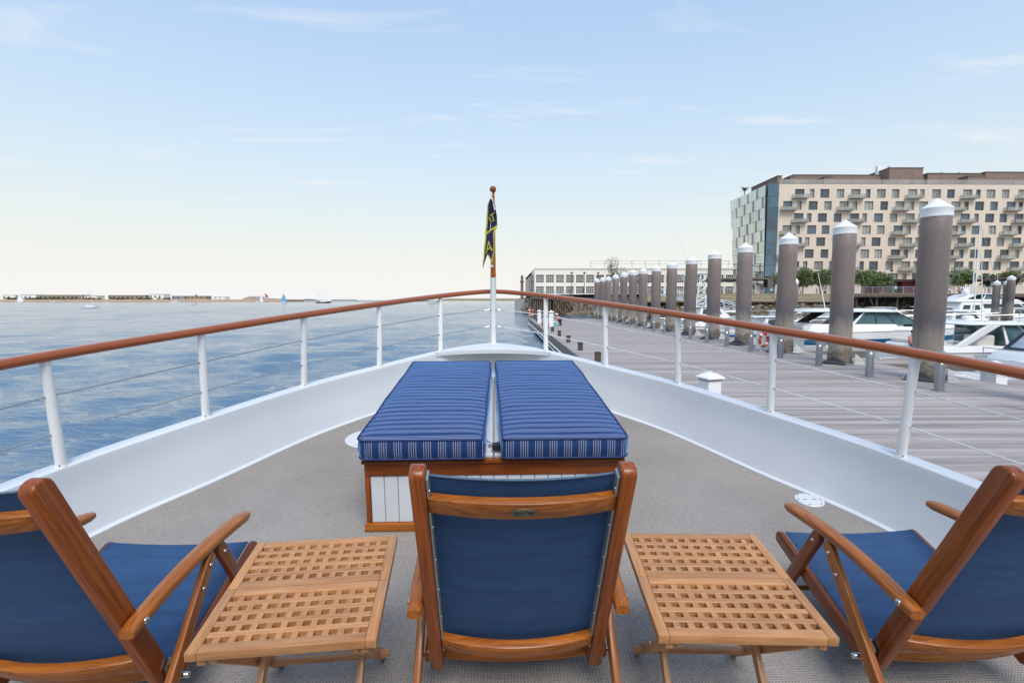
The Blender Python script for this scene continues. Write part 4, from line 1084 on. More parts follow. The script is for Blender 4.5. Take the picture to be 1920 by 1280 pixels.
# finger docks in the marina
def finger(x0, x1, y0, y1, z=0.60):
    d = MB().box(x0, x1, y0, y1, -0.2, z - 0.03).build('finger_dock', FASCIA); tag(d, kind='structure')
    bb = MB(); y = y0
    while y < y1 - PW:
        bb.box(x0 - 0.01, x1 + 0.01, y + 0.004, y + PW - 0.004, z - 0.028, z + rg.uniform(-0.003, 0.003)); y += PW
    tag(bb.build('planking', PLANK, d), kind='stuff')
finger(13.4, 24.5, 19.3, 21.3); finger(13.4, 30.0, 31.5, 33.2); finger(13.4, 28, 42.5, 44)
rod_ = MB().tube([(15.1, 20.3, 0.63), (15.4, 20.7, 0.64), (15.9, 20.6, 0.66), (16.4, 21.1, 0.62), (16.9, 20.9, 0.64)], 0.02, 6).build('mooring_line', ROPE_W, None, smooth='all')
tag(rod_, 'white mooring line lying loose on the finger dock', 'rope')

# ------------------------------------------------------------------ people
def person(name_label, pose, loc, rz, top, bottom, hat=None, scale=1.0, group=None):
    root = thing('person', name_label, 'person', loc, rz, group)
    # joints: pelvis, chest, neck, head, arms, legs
    if pose == 'stand':
        J = {'p': (0, 0, .93), 'c': (0, 0, 1.30), 'n': (0, 0, 1.48), 'h': (0, .02, 1.62), 'sl': (-.18, 0, 1.40), 'el': (-.23, 0, 1.12), 'wl': (-.22, .06, .88), 'kl': (-.10, .03, .50), 'al': (-.11, 0, .06), 'tl': (-.11, .14, .03)}
        sr = {'wr': (.22, .10, .9), 'kr': (.10, -.02, .50), 'ar': (.11, -.05, .06), 'tr': (.11, .10, .03)}
    elif pose == 'sit':
        J = {'p': (0, 0, .45), 'c': (0, .06, .82), 'n': (0, .10, 1.0), 'h': (0, .14, 1.13), 'sl': (-.18, .06, .92), 'el': (-.24, .16, .68), 'wl': (-.16, .36, .58), 'kl': (-.12, .43, .48), 'al': (-.12, .46, .06), 'tl': (-.12, .60, .03)}
        sr = {}
    else:  # crouching low over something
        J = {'p': (0, 0, .26), 'c': (0, .24, .52), 'n': (0, .38, .62), 'h': (0, .46, .72), 'sl': (-.18, .30, .57), 'el': (-.30, .42, .36), 'wl': (-.20, .58, .22), 'kl': (-.30, .32, .38), 'al': (-.28, .10, .06), 'tl': (-.30, .26, .03)}
        sr = {}
    for a in 'sewkat':
        kL, kR = a + 'l', a + 'r'
        x, y, z = J[kL]; J[kR] = sr.get(kR, (-x, y, z))
    E = [('p', 'c'), ('c', 'n'), ('n', 'h'), ('c', 'sl'), ('sl', 'el'), ('el', 'wl'), ('c', 'sr'), ('sr', 'er'), ('er', 'wr'), ('p', 'kl'), ('kl', 'al'), ('al', 'tl'), ('p', 'kr'), ('kr', 'ar'), ('ar', 'tr')]
    Rr = {'p': .13, 'c': .15, 'n': .055, 'h': .095, 's': .07, 'e': .05, 'w': .035, 'k': .07, 'a': .045, 't': .04}
    names = list(J); me = bpy.data.meshes.new('body'); me.from_pydata([J[k] for k in names], [(names.index(a), names.index(b_)) for a, b_ in E], [])
    ob = bpy.data.objects.new('body', me); COL.objects.link(ob)
    md = ob.modifiers.new('skin', 'SKIN'); md.use_smooth_shade = True
    for i, k in enumerate(names):
        v = me.skin_vertices[0].data[i]; r = Rr[k[0]]; v.radius = (r, r * (0.75 if k == 'c' else 1)); v.use_root = (k == 'p')
    ob.modifiers.new('sub', 'SUBSURF').levels = 1
    dg = bpy.context.evaluated_depsgraph_get(); me2 = bpy.data.meshes.new_from_object(ob.evaluated_get(dg)); bpy.data.objects.remove(ob)
    me2.materials.clear()
    for q in (SKIN, top, bottom): me2.materials.append(q)
    pz = J['p'][2]; nz = J['n'][2]
    Jv = {k: Vector(v) for k, v in J.items()}
    segm = [(('p', 'c'), 1), (('c', 'sl'), 1), (('c', 'sr'), 1), (('sl', 'el'), 1), (('sr', 'er'), 1), (('el', 'wl'), 0), (('er', 'wr'), 0), (('n', 'h'), 0), (('p', 'kl'), 2), (('p', 'kr'), 2), (('kl', 'al'), 2), (('kr', 'ar'), 2), (('al', 'tl'), 2), (('ar', 'tr'), 2)]
    for f in me2.polygons:
        c = f.center; best = 9; bi = 0
        for (a, b_), mi in segm:
            d = Jv[b_] - Jv[a]; t = max(0, min(1, (c - Jv[a]).dot(d) / d.length_squared)); q = (c - Jv[a] - d * t).length
            if q < best: best, bi = q, mi
        f.material_index = bi; f.use_smooth = True
    link('body', me2, root)
    hx = Jv['h']
    if hat:
        MB().lathe([(0.16, 0.03), (0.165, 0.04), (0.11, 0.05), (0.105, 0.11), (0.06, 0.14), (0.005, 0.145)], 16, hx).build('hat', hat, root, smooth=40)
    else:
        MB().lathe([(0.105, -0.02), (0.112, 0.04), (0.10, 0.09), (0.05, 0.125), (0.005, 0.13)], 14, (hx.x, hx.y - 0.02, hx.z)).build('hair', CLOTHES[2], root, smooth='all')
    root.scale = (scale,) * 3
    return root
person('person in pink top, dark trousers and pale hat crouching over a cooler on the dock', 'crouch', (5.05, 44.6, DZ + 0.004), rad(80), CLOTHES[1], CLOTHES[2], CLOTHES[0], 1.25)
t = thing('cooler', 'small teal cooler box beside the crouching person', 'cooler', (4.30, 44.5, DZ + 0.004))
MB().box(-0.30, 0.30, -0.2, 0.2, 0, 0.30).build('box', COOLER, t, bevel=0.03); MB().box(-0.31, 0.31, -0.21, 0.21, 0.305, 0.37).build('lid', ORANGE, t, bevel=0.02)

# ================================================================== boats
def hull_pt(L_, B_, hs, hb, t, lvl):
    """one side of a hull at station t (0 stern..1 bow), lvl 0 keel, 1 chine, 2 sheer -> (x, half beam, z)"""
    k = max(0.0, (t - 0.42) / 0.58); full = max(0.0, 1 - k ** 2.3)
    sheer = hs + (hb - hs) * t ** 1.7
    x = t * L_
    rake = 0.10 * L_ * (t ** 5)
    if lvl == 2: return (x + rake * 0.55, B_ / 2 * (0.93 + 0.07 * min(1, t * 4)) * max(0.012, full), sheer)
    if lvl == 1: return (x - rake * 0.35, B_ / 2 * 0.86 * max(0.01, full ** 1.25), 0.10 + 0.45 * t ** 3 * hb)
    return (x - rake * 0.9, 0.0, -0.35 + 0.40 * t ** 4)
def hull(root, L_, B_, hs, hb, material, stripe=None, band=(0.62, 0.86), deck=None, deck_drop=0.05, n_=22, boot=None):
    b = MB(); rows = []
    for i in range(n_ + 1):
        t = i / n_; K, C, S = (Vector(hull_pt(L_, B_, hs, hb, t, q)) for q in (0, 1, 2))
        prof = [K, C] + [C.lerp(S, f) + Vector((0, 0.03 * math.sin(math.pi * f), 0)) for f in (0.33, 0.66)] + [S]
        rows.append([Vector((p.x, -p.y, p.z)) for p in reversed(prof)] + [Vector(p) for p in prof[1:]])
    m_ = len(rows[0])
    b.add([p for r in rows for p in r], [(i * m_ + k, (i + 1) * m_ + k, (i + 1) * m_ + k + 1, i * m_ + k + 1) for i in range(n_) for k in range(m_ - 1)] + [tuple(range(m_))])
    h = b.build('hull', material, root, smooth=45)
    bd = MB(); vs = []
    for i in range(n_ + 1):
        S = Vector(hull_pt(L_, B_, hs, hb, i / n_, 2)); vs += [(S.x, -S.y, S.z - deck_drop), (S.x, 0, S.z - deck_drop + 0.06), (S.x, S.y, S.z - deck_drop)]
    bd.add(vs, [(3 * i + k, 3 * i + 3 + k, 3 * i + 4 + k, 3 * i + 1 + k) for i in range(n_) for k in range(2)]).build('deck', deck or BOATW, root, smooth=40)
    for s_ in (-1, 1):
        pts = [Vector(hull_pt(L_, B_, hs, hb, i / n_, 2)) for i in range(n_ + 1)]
        MB().tube([(p.x, s_ * p.y, p.z) for p in pts], 0.035, 6).build('gunwale', GREYTRIM if not stripe else BOATW, root, smooth='all')
        for (mt, (f0, f1)) in ((stripe, band), (boot, (0.0, 0.12))):
            if not mt: continue
            bs = MB(); vs = []
            for i in range(n_ + 1):
                C, S = (Vector(hull_pt(L_, B_, hs, hb, i / n_, q)) for q in (1, 2))
                for f in (f0, f1):
                    p = C.lerp(S, f); vs.append((p.x + 0.004, s_ * (p.y + 0.03 * math.sin(math.pi * f) + 0.012), p.z))
            bs.add(vs, [(2 * i, 2 * i + 2, 2 * i + 3, 2 * i + 1) for i in range(n_)]).build('hull_stripe', mt, h, smooth=45)
    return h
def frustum(root, nm, bx, bw, z0, tx, tw, z1, material, bevel=0.03):
    """house block: bottom x-range and half width, top x-range and half width"""
    bot = [(bx[0], -bw[0], z0), (bx[1], -bw[1], z0), (bx[1], bw[1], z0), (bx[0], bw[0], z0)]
    top = [(tx[0], -tw[0], z1), (tx[1], -tw[1], z1), (tx[1], tw[1], z1), (tx[0], tw[0], z1)]
    o = MB().hexa(bot, top).build(nm, material, root, bevel=bevel, smooth=30)
    return o, [Vector(p) for p in bot], [Vector(p) for p in top]
def pane(par, fr, face, u0, u1, v0, v1, material, nm='window_pane', off=0.012):
    _, bo, to = fr
    a, b_ = {'right': (0, 1), 'front': (1, 2), 'left': (3, 2), 'back': (0, 3)}[face]
    def P(u, v): return bo[a].lerp(bo[b_], u).lerp(to[a].lerp(to[b_], u), v)
    q = [P(u0, v0), P(u1, v0), P(u1, v1), P(u0, v1)]
    nn = (q[1] - q[0]).cross(q[3] - q[0]).normalized()
    cen = sum(bo + to, Vector()) / 8
    if nn.dot(q[0] - cen) < 0: nn = -nn
    return MB().add([p - nn * 0.01 for p in q] + [p + nn * off for p in q], [(0, 1, 2, 3), (7, 6, 5, 4), (0, 4, 5, 1), (1, 5, 6, 2), (2, 6, 7, 3), (3, 7, 4, 0)]).build(nm, material, par)
def bow_rail(root, L_, B_, hs, hb, t0=0.55, h=0.55):
    for s_ in (-1, 1):
        pts = []
        for i in range(9):
            t = t0 + (1 - t0) * i / 8; S = Vector(hull_pt(L_, B_, hs, hb, t, 2)); p = Vector((S.x - 0.05, s_ * max(0, S.y - 0.08), S.z)); pts.append(p + Vector((0, 0, h if i else 0.02)))
            if i % 2 == 0 and i: rod('rail_post', [p, p + Vector((0, 0, h))], 0.014, STEEL, root, 5)
        rod('bow_rail', pts, 0.017, STEEL, root, 6)
def canopy(root, nm, x0, x1, w, z, th, material, arch=0.10):
    b = MB()
    n_ = 12
    def top(u, v):
        e = 1 - (2 * u - 1) ** 4; f = 1 - (2 * v - 1) ** 4
        return Vector((x0 + (x1 - x0) * v, -w + 2 * w * u * 1.0, z + th * 0.3 + (th * 0.7 + arch) * (e * f) ** 0.5 * (1 - 0.15 * v)))
    b.grid(top, n_, n_)
    o = len(b.v); b.grid(lambda u, v: Vector((x0 + (x1 - x0) * v, -w + 2 * w * u, z)), n_, n_)
    return b.build(nm, material, root, smooth=50)

def tender_boat(loc, rz, label, mt=BOATW):
    t = thing('dinghy', label, 'dinghy', loc, rz)
    hull(t, 3.0, 1.45, 0.45, 0.62, mt, deck=BOATCREAM, deck_drop=0.18)
    om = MB().box(-0.30, 0.0, -0.17, 0.17, 0.55, 0.98).build('outboard_motor', GREYTRIM, t, bevel=0.06)
    MB().box(-0.24, -0.12, -0.05, 0.05, -0.3, 0.56).build('leg', BLACKISH, om, bevel=0.02)
    rod('tiller', [(-0.05, 0, 0.75), (0.45, 0.1, 0.85)], 0.025, BLACKISH, om)
    for x in (0.8, 1.7): MB().box(x, x + 0.25, -0.62, 0.62, 0.30, 0.36).build('thwart', BOATCREAM, t, bevel=0.01)
    return t

# express cruiser with teal-blue stripe
A = thing('express_cruiser', 'white express cruiser with hardtop and teal-blue hull stripe behind the piles', 'motorboat', (16.3, 29.0, 0), rad(-4))
hull(A, 10.8, 3.5, 1.28, 1.75, BOATW, TEALHULL, (0.42, 0.66), boot=TEALHULL)
MB().box(-0.95, 0.05, -1.45, 1.45, 0.28, 0.40).build('swim_platform', BOATCREAM, A, bevel=0.04)
fr = frustum(A, 'foredeck_trunk', (3.4, 9.2), (1.45, 0.55), 1.40, (4.0, 8.6), (1.15, 0.40), 1.92, BOATW, 0.08)
for u in (0.35, 0.6): pane(A, fr, 'right', u, u + 0.14, 0.35, 0.7, GLASS_D)
co = frustum(A, 'cockpit_side', (0.1, 4.6), (1.58, 1.55), 1.20, (0.5, 5.0), (1.48, 1.35), 1.72, BOATW, 0.06)
gh = frustum(A, 'deck_glass', (2.5, 6.6), (1.40, 1.05), 1.70, (3.2, 5.1), (1.25, 1.10), 2.34, GLASS_T, 0.02)
for u0, u1 in ((0.0, 0.05), (0.33, 0.36), (0.60, 0.63), (0.96, 1.0)):
    for fc in ('right', 'left'): pane(A, gh, fc, u0, u1, 0, 1, GLASS_D if u0 else BOATW, 'window_post', 0.02)
for u0, u1 in ((0, 0.06), (0.48, 0.52), (0.94, 1.0)): pane(A, gh, 'front', u0, u1, 0, 1, BOATW, 'window_post', 0.02)
canopy(A, 'hardtop', 0.0, 5.5, 1.42, 2.34, 0.14, BOATW)
MAROON = mat('maroon_support', (0.045, 0.018, 0.022), 0.4)
for s_ in (-1, 1):
    MB().prism([(0.95, 1.70), (1.65, 1.70), (2.7, 2.34), (1.9, 2.34)], 'y', s_ * 1.34 - 0.04, s_ * 1.34 + 0.04).build('hardtop_support', MAROON, A, bevel=0.015)
bow_rail(A, 10.8, 3.5, 1.28, 1.75)
rod('antenna', [(2.4, 0.9, 2.35), (1.9, 1.0, 4.6)], [0.03, 0.012], STANCH, A)
MB().lathe([(0.24, 2.48), (0.26, 2.55), (0.22, 2.66), (0.05, 2.70)], 16, (2.9, 0, 0)).build('radar_dome', BOATW, A, smooth=50)
MB().box(0.15, 0.45, -1.1, 1.1, 1.2, 1.6).build('stern_seat', BOATCREAM, A, bevel=0.08)

# cruiser with arch and blue stripe, people lounging aft
Bt_ = thing('arch_cruiser', 'white cruiser with slanting arch and mid-blue hull stripe, right of the nearest pile', 'motorboat', (16.5, 21.3, 0), rad(-2))
hull(Bt_, 9.6, 3.1, 0.95, 1.25, BOATW, BLUEHULL, (0.35, 0.72))
MB().box(-0.9, 0.05, -1.3, 1.3, 0.26, 0.36).build('swim_platform', BOATW, Bt_, bevel=0.03)
frustum(Bt_, 'cockpit_side', (0.2, 4.0), (1.38, 1.38), 0.85, (0.5, 4.2), (1.32, 1.28), 1.20, BOATW, 0.06)
fr = frustum(Bt_, 'foredeck_trunk', (4.0, 8.2), (1.25, 0.45), 1.0, (4.3, 7.6), (1.0, 0.32), 1.42, BOATW, 0.08)
gh = frustum(Bt_, 'windshield', (3.4, 6.0), (1.25, 0.95), 1.22, (3.3, 4.6), (1.12, 1.0), 1.98, GLASS_T, 0.02)
for u0, u1 in ((0.0, 0.05), (0.5, 0.54), (0.95, 1.0)):
    for fc in ('right', 'left'): pane(Bt_, gh, fc, u0, u1, 0, 1, BOATW, 'window_post', 0.02)
for u0, u1 in ((0, 0.05), (0.48, 0.52), (0.95, 1.0)): pane(Bt_, gh, 'front', u0, u1, 0, 1, BOATW, 'window_post', 0.02)
for s_ in (-1, 1):
    MB().prism([(1.35, 1.15), (1.75, 1.15), (3.1, 2.02), (2.55, 2.02)], 'y', s_ * 1.25 - 0.07, s_ * 1.25 + 0.07).build('arch', BOATW, Bt_, bevel=0.03)
canopy(Bt_, 'hardtop', 1.9, 4.7, 1.30, 2.0, 0.12, BOATW, 0.06)
MB().box(0.55, 1.2, -1.15, 1.15, 0.95, 1.38).build('stern_seat', BOATCREAM, Bt_, bevel=0.10)
MB().box(2.4, 3.1, -1.1, -0.4, 0.95, 1.62).build('helm_seat', BOATCREAM, Bt_, bevel=0.08)
MB().lathe([(0.20, 2.22), (0.22, 2.28), (0.16, 2.36), (0.04, 2.38)], 14, (2.9, 0, 0)).build('radar_dome', BOATW, Bt_, smooth=50)
bow_rail(Bt_, 9.6, 3.1, 0.95, 1.25)
rod('antenna', [(2.7, -0.9, 2.1), (2.4, -1.0, 4.8)], [0.025, 0.010], STANCH, Bt_)
for k, (dx_, c_) in enumerate(((0.35, 1), (0.95, 3))):
    p_ = person(('person in red top sitting in the stern of the arch cruiser', 'person in blue top sitting in the stern of the arch cruiser')[k], 'sit', (16.5 + dx_, 21.0 - 0.3 * k, 0.72), rad(200 + 40 * k), CLOTHES[c_], CLOTHES[2], None, 0.85)

# canvas-covered cruiser at the frame edge
C_ = thing('canvas_cruiser', 'white cruiser with dark canvas and clear vinyl enclosure at the right frame edge', 'motorboat', (17.2, 17.0, 0), rad(-3))
hull(C_, 9.0, 3.2, 0.95, 1.25, BOATW, None)
MB().box(-1.7, 0.05, -1.35, 1.35, 0.30, 0.42).build('swim_platform', BOATW, C_, bevel=0.05)
frustum(C_, 'cockpit_side', (0.2, 5.0), (1.42, 1.35), 0.85, (0.6, 5.0), (1.36, 1.28), 1.22, BOATW, 0.06)
en = frustum(C_, 'vinyl_enclosure', (0.75, 4.6), (1.30, 1.25), 1.22, (1.75, 4.4), (1.18, 1.15), 2.22, VINYL, 0.01)
for fc in ('right', 'left', 'back'):
    for u0, u1 in ((0, 0.07), (0.36, 0.42), (0.93, 1.0)): pane(C_, en, fc, u0, u1, 0, 1, CANVAS, 'canvas_strip', 0.012)
    pane(C_, en, fc, 0, 1, 0, 0.10, CANVAS, 'canvas_strip', 0.016); pane(C_, en, fc, 0, 1, 0.90, 1, CANVAS, 'canvas_strip', 0.016)
canopy(C_, 'hardtop', 1.5, 4.8, 1.30, 2.24, 0.14, BOATW, 0.10)
rod('stern_rail', [(0.15, -1.3, 0.95), (0.1, -1.3, 1.3), (0.1, 1.3, 1.3), (0.15, 1.3, 0.95)], 0.018, STEEL, C_, 6)
bow_rail(C_, 9.0, 3.2, 0.95, 1.25)
for dy_ in (-0.6, 0.5): MB().tube([(-1.1, dy_, 0.42), (-1.6, dy_ + 0.25, 0.55), (-2.2, dy_ + 0.4, 0.62)], 0.018, 6).build('mooring_line', ROPE_W, C_, smooth='all')
pedestal(13.95, 14.3, 0.42, 0.5, 'squat white dock box standing at the stern of the canvas cruiser', 0.2, 0.60)
finger(13.4, 23.0, 24.1, 26.0); finger(13.4, 16.0, 13.6, 15.2)
tender_boat((16.9, 26.75, 0.0), rad(0), 'small white dinghy with grey outboard tied between finger dock and cruiser')

# big navy motor yacht
Dy = thing('motor_yacht', 'big motor yacht with navy hull, flybridge and white superstructure at the far berth', 'motorboat', (58.6, 69.0, 0), rad(-5))
hull(Dy, 19.0, 5.0, 1.35, 2.05, NAVYHULL, BOATW, (0.90, 1.0), boot=BOATW)
s1 = frustum(Dy, 'saloon', (1.2, 13.5), (2.15, 1.5), 1.30, (1.8, 10.6), (2.0, 1.5), 2.75, BOATW, 0.08)
for fc in ('right', 'left'):
    for u0, u1 in ((0.30, 0.46), (0.48, 0.62), (0.64, 0.80), (0.82, 0.94)): pane(Dy, s1, fc, u0, u1, 0.45, 0.86, GLASS_D)
    for u0, u1 in ((0.04, 0.13), (0.16, 0.25)): pane(Dy, s1, fc, u0, u1, 0.25, 0.75, GLASS_D)
for u0, u1 in ((0.05, 0.34), (0.36, 0.64), (0.66, 0.95)): pane(Dy, s1, 'front', u0, u1, 0.4, 0.9, GLASS_D)
fb = frustum(Dy, 'flybridge', (1.0, 9.8), (2.1, 1.6), 2.78, (1.4, 9.0), (2.0, 1.5), 3.15, BOATW, 0.08)
wd = frustum(Dy, 'flybridge_screen', (4.5, 8.8), (1.75, 1.35), 3.15, (4.9, 8.0), (1.6, 1.3), 3.72, GLASS_T, 0.02)
for fc in ('right', 'left'):
    for u0 in (0, 0.32, 0.64, 0.96): pane(Dy, wd, fc, u0, u0 + 0.04, 0, 1, BOATW, 'screen_post', 0.03)
canopy(Dy, 'bimini_top', 3.8, 8.4, 1.7, 3.78, 0.10, BOATW, 0.05)
MB().prism([(1.6, 3.1), (2.6, 3.1), (4.4, 3.8), (3.4, 3.8)], 'y', -1.5, 1.5).build('radar_arch', BOATW, Dy, bevel=0.05)
for x, s_ in ((3.0, -0.8), (4.4, 0.8)): MB().lathe([(0.30, 3.85), (0.36, 4.05), (0.34, 4.3), (0.18, 4.5), (0.02, 4.55)], 14, (x, s_, 0)).build('satellite_dome', BOATW, Dy, smooth='all')
rod('mast', [(3.7, 0, 3.8), (3.6, 0, 5.2)], 0.06, BOATW, Dy); MB().box(3.0, 4.3, -0.08, 0.08, 4.6, 4.7).build('radar_scanner', BOATW, Dy, bevel=0.02)
for x in (2.2, 6.0, 9.0): rod('antenna', [(x, 1.4, 3.2), (x - 0.3, 1.5, 7.5)], [0.03, 0.012], STANCH, Dy)
bow_rail(Dy, 19.0, 5.0, 1.35, 2.05, 0.5, 0.75)

def sailboat(loc, rz, L_, mast_h, label, sail=None, hullm=BOATW, group=None, two=False):
    t = thing('sailboat', label, 'sailboat', loc, rz, group)
    hull(t, L_, L_ * 0.30, L_ * 0.085, L_ * 0.12, hullm, n_=12)
    frustum(t, 'cabin', (L_ * 0.3, L_ * 0.7), (L_ * 0.10, L_ * 0.06), L_ * 0.08, (L_ * 0.32, L_ * 0.64), (L_ * 0.085, L_ * 0.05), L_ * 0.15, BOATW, 0.03)
    masts = [0.58] if not two else [0.38, 0.66]
    for k, mx_ in enumerate(masts):
        h = mast_h * (1 if not two or k == 0 else 0.93); r = max(0.05, mast_h * 0.006)
        rod('mast', [(L_ * mx_, 0, L_ * 0.08), (L_ * mx_, 0, h)], [r, r * 0.6], STANCH, t, 8)
        rod('boom', [(L_ * mx_, 0, L_ * 0.2), (L_ * (mx_ - 0.40), 0.1, L_ * 0.19)], r * 0.8, STANCH, t, 6)
        if sail:
            x0 = L_ * mx_ - 0.06
            def sl(u, v, x0=x0, h=h, mx_=mx_):
                ww = L_ * 0.40 * (1 - v) ** 0.85 + 0.02; return Vector((x0 - ww * u, 0.35 * math.sin(math.pi * u) * (1 - v) * L_ * 0.06, L_ * 0.22 + (h * 0.97 - L_ * 0.22) * v))
            MB().grid(sl, 6, 10).build('mainsail', sail, t, smooth='all')
            def jb(u, v, x0=x0, h=h):
                ww = (L_ * 0.36) * (1 - v) * u; return Vector((x0 + 0.12 + ww, -0.3 * math.sin(math.pi * u) * (1 - v) * L_ * 0.06, L_ * 0.14 + (h * 0.86 - L_ * 0.14) * v))
            if k == len(masts) - 1: MB().grid(jb, 6, 10).build('jib', sail, t, smooth='all')
    rod('forestay', [(L_ * masts[-1], 0, mast_h * 0.97), (L_ * 1.03, 0, L_ * 0.12)], 0.018, WIRE, t, 5)
    rod('backstay', [(L_ * masts[0], 0, mast_h * 0.97), (0.05, 0, L_ * 0.09)], 0.018, WIRE, t, 5)
    return t
sailboat((50.5, 60.0, 0), rad(5), 9.5, 12.4, 'white sloop with bare mast and stays, berthed before the hotel')

def small_cruiser(loc, rz, L_, label, stripe=None, tower=False):
    t = thing('motorboat', label, 'motorboat', loc, rz)
    hull(t, L_, L_ * 0.33, L_ * 0.105, L_ * 0.145, BOATW, stripe, (0.5, 0.8), n_=14)
    fr = frustum(t, 'cabin', (L_ * 0.3, L_ * 0.78), (L_ * 0.135, L_ * 0.06), L_ * 0.1, (L_ * 0.34, L_ * 0.6), (L_ * 0.12, L_ * 0.07), L_ * 0.235, BOATW, 0.04)
    for fc in ('right', 'left'):
        for u0, u1 in ((0.1, 0.42), (0.46, 0.80)): pane(t, fr, fc, u0, u1, 0.5, 0.9, GLASS_D)
    pane(t, fr, 'front', 0.08, 0.92, 0.35, 0.92, GLASS_D)
    canopy(t, 'hardtop', L_ * 0.22, L_ * 0.60, L_ * 0.125, L_ * 0.24, 0.08, BOATW, 0.04)
    bow_rail(t, L_, L_ * 0.33, L_ * 0.105, L_ * 0.145)
    if tower:
        for s_ in (-1, 1):
            for x0, x1 in ((0.26, 0.36), (0.56, 0.46)): rod('tower_leg', [(L_ * x0, s_ * L_ * 0.11, L_ * 0.1), (L_ * x1, s_ * L_ * 0.06, L_ * 0.60)], 0.045, STANCH, t, 6)
            for k in range(5):
                f0, f1 = k / 5, (k + 1) / 5
                rod('tower_brace', [(L_ * (0.26 + 0.10 * f0), s_ * L_ * (0.11 - 0.05 * f0), L_ * (0.1 + 0.5 * f0)), (L_ * (0.56 - 0.10 * f1), s_ * L_ * (0.11 - 0.05 * f1), L_ * (0.1 + 0.5 * f1))], 0.03, STANCH, t, 5)
            rod('outrigger', [(L_ * 0.42, s_ * L_ * 0.1, L_ * 0.3), (L_ * (-0.05 if s_ < 0 else 0.1), s_ * L_ * 0.30, L_ * 0.92)], [0.03, 0.008], STANCH, t, 5)
        canopy(t, 'tower_top', L_ * 0.33, L_ * 0.50, L_ * 0.08, L_ * 0.60, 0.06, BOATW, 0.03)
    return t
small_cruiser((16.6, 52.5, 0), rad(10), 9.5, 'white sport-fishing boat with lattice tower and outriggers between the piles', None, True)
small_cruiser((15.6, 36.3, 0), rad(-3), 7.5, 'small white cruiser moored just behind the middle dockside piles', BLUEHULL)
small_cruiser((30.5, 62, 0), rad(4), 7.0, 'small white cruiser with dark windows lying off the rocky bank')
small_cruiser((35.5, 44.5, 0), rad(-6), 8.5, 'white cruiser half hidden behind the hardtop of the express cruiser', NAVYHULL)
small_cruiser((24.6, 35.0, 0), rad(-4), 8.0, 'white cruiser with teal stripe berthed behind the express cruiser', TEALHULL)
small_cruiser((27.5, 38.6, 0), rad(170), 7.0, 'white cruiser lying stern to stern behind the express cruiser')
small_cruiser((41.5, 53.5, 0), rad(5), 9.5, 'long white cruiser showing between the two nearest piles', BLUEHULL)
small_cruiser((33.0, 29.6, 0), rad(-8), 8.0, 'white cruiser beyond the arch cruiser, its bow to the right', NAVYHULL)
small_cruiser((20.0, 44.5, 0), rad(185), 6.5, 'small white cruiser by the farthest finger dock')
tender_boat((22.5, 48.5, 0), rad(20), 'white dinghy drifting beside the farthest finger dock')
sailboat((61.0, 73.0, 0), rad(-4), 10.0, 11.0, 'white sloop with bare mast beyond the big navy yacht')
for k, (x_, y_, L_, a_, st_, lb) in enumerate(((44.8, 65, 8.5, 4, None, 'white cruiser in the second row, left of the nearest pile'), (50.5, 63, 7.5, -6, TEALHULL, 'white cruiser with teal stripe in the second row beside the nearest pile'), (57.0, 60.5, 8.5, 3, None, 'white cruiser in the second row just left of the big navy yacht'),
        (36.0, 61, 8.0, 8, BLUEHULL, 'white cruiser with blue stripe in the second row behind the fourth pile'), (30.5, 26.8, 8.0, -3, None, 'white cruiser berthed ahead of the arch cruiser'), (46.0, 45.0, 9.0, -5, NAVYHULL, 'white cruiser with navy stripe berthed before the three grey piles'))):
    small_cruiser((x_, y_, 0), rad(a_), L_, lb, st_)
sailboat((43.0, 71.0, 0), rad(3), 9.0, 10.5, 'white sloop with bare mast among the second-row cruisers')
gw = thing('gangway', 'white lattice gangway sloping from the promenade down to the marina', 'gangway', (0, 0, 0))
ga, gb = Vector((27.0, 89.0, 4.1)), Vector((35.5, 74.0, 0.9))
for s_ in (-0.8, 0.8):
    o_ = Vector((s_, 0.45 * s_, 0)); top = Vector((0, 0, 1.1))
    rod('chord', [ga + o_, gb + o_], 0.07, STANCH, gw, 6); rod('chord', [ga + o_ + top, gb + o_ + top], 0.07, STANCH, gw, 6)
    for k in range(10):
        f0, f1 = k / 10, (k + 1) / 10; rod('brace', [ga.lerp(gb, f0) + o_, ga.lerp(gb, f1) + o_ + top], 0.045, STANCH, gw, 5); rod('brace', [ga.lerp(gb, f0) + o_, ga.lerp(gb, f0) + o_ + top], 0.045, STANCH, gw, 5)
d_ = (gb - ga).normalized(); sd_ = d_.cross(Vector((0, 0, 1))).normalized() * 0.8
MB().hexa([ga - sd_, ga + sd_, gb + sd_, gb - sd_], [p + Vector((0, 0, 0.1)) for p in (ga - sd_, ga + sd_, gb + sd_, gb - sd_)]).build('walkway', GREYTRIM, gw)

# ================================================================== the shore on the right
LAND_Z = 4.2
CONC = mat('pale_concrete', (0.40, 0.37, 0.33), 0.85, var=0.25, vscale=0.6, bump=0.1, bscale=3)
BANK = mat('dark_bank', (0.07, 0.06, 0.045), 0.95, var=0.4, vscale=0.5)
OLDTIMBER = mat('old_pier_timber', (0.16, 0.115, 0.075), 0.9, var=0.5, vscale=1.5, vstretch=(3, 3, 0.6), bump=0.4, bscale=6, rnd=0.25)
BOARD = mat('promenade_board', (0.36, 0.30, 0.20), 0.85, var=0.3, vscale=0.8, vstretch=(0.3, 1, 6), rnd=0.15)
shore = MB().add([(11, 108, LAND_Z), (27, 95.0, LAND_Z), (60, 93.5, LAND_Z), (260, 93, LAND_Z), (260, 420, LAND_Z), (8, 420, LAND_Z)], [(0, 1, 2, 3, 4, 5)]).build('promenade_ground', CONC); tag(shore, kind='structure')
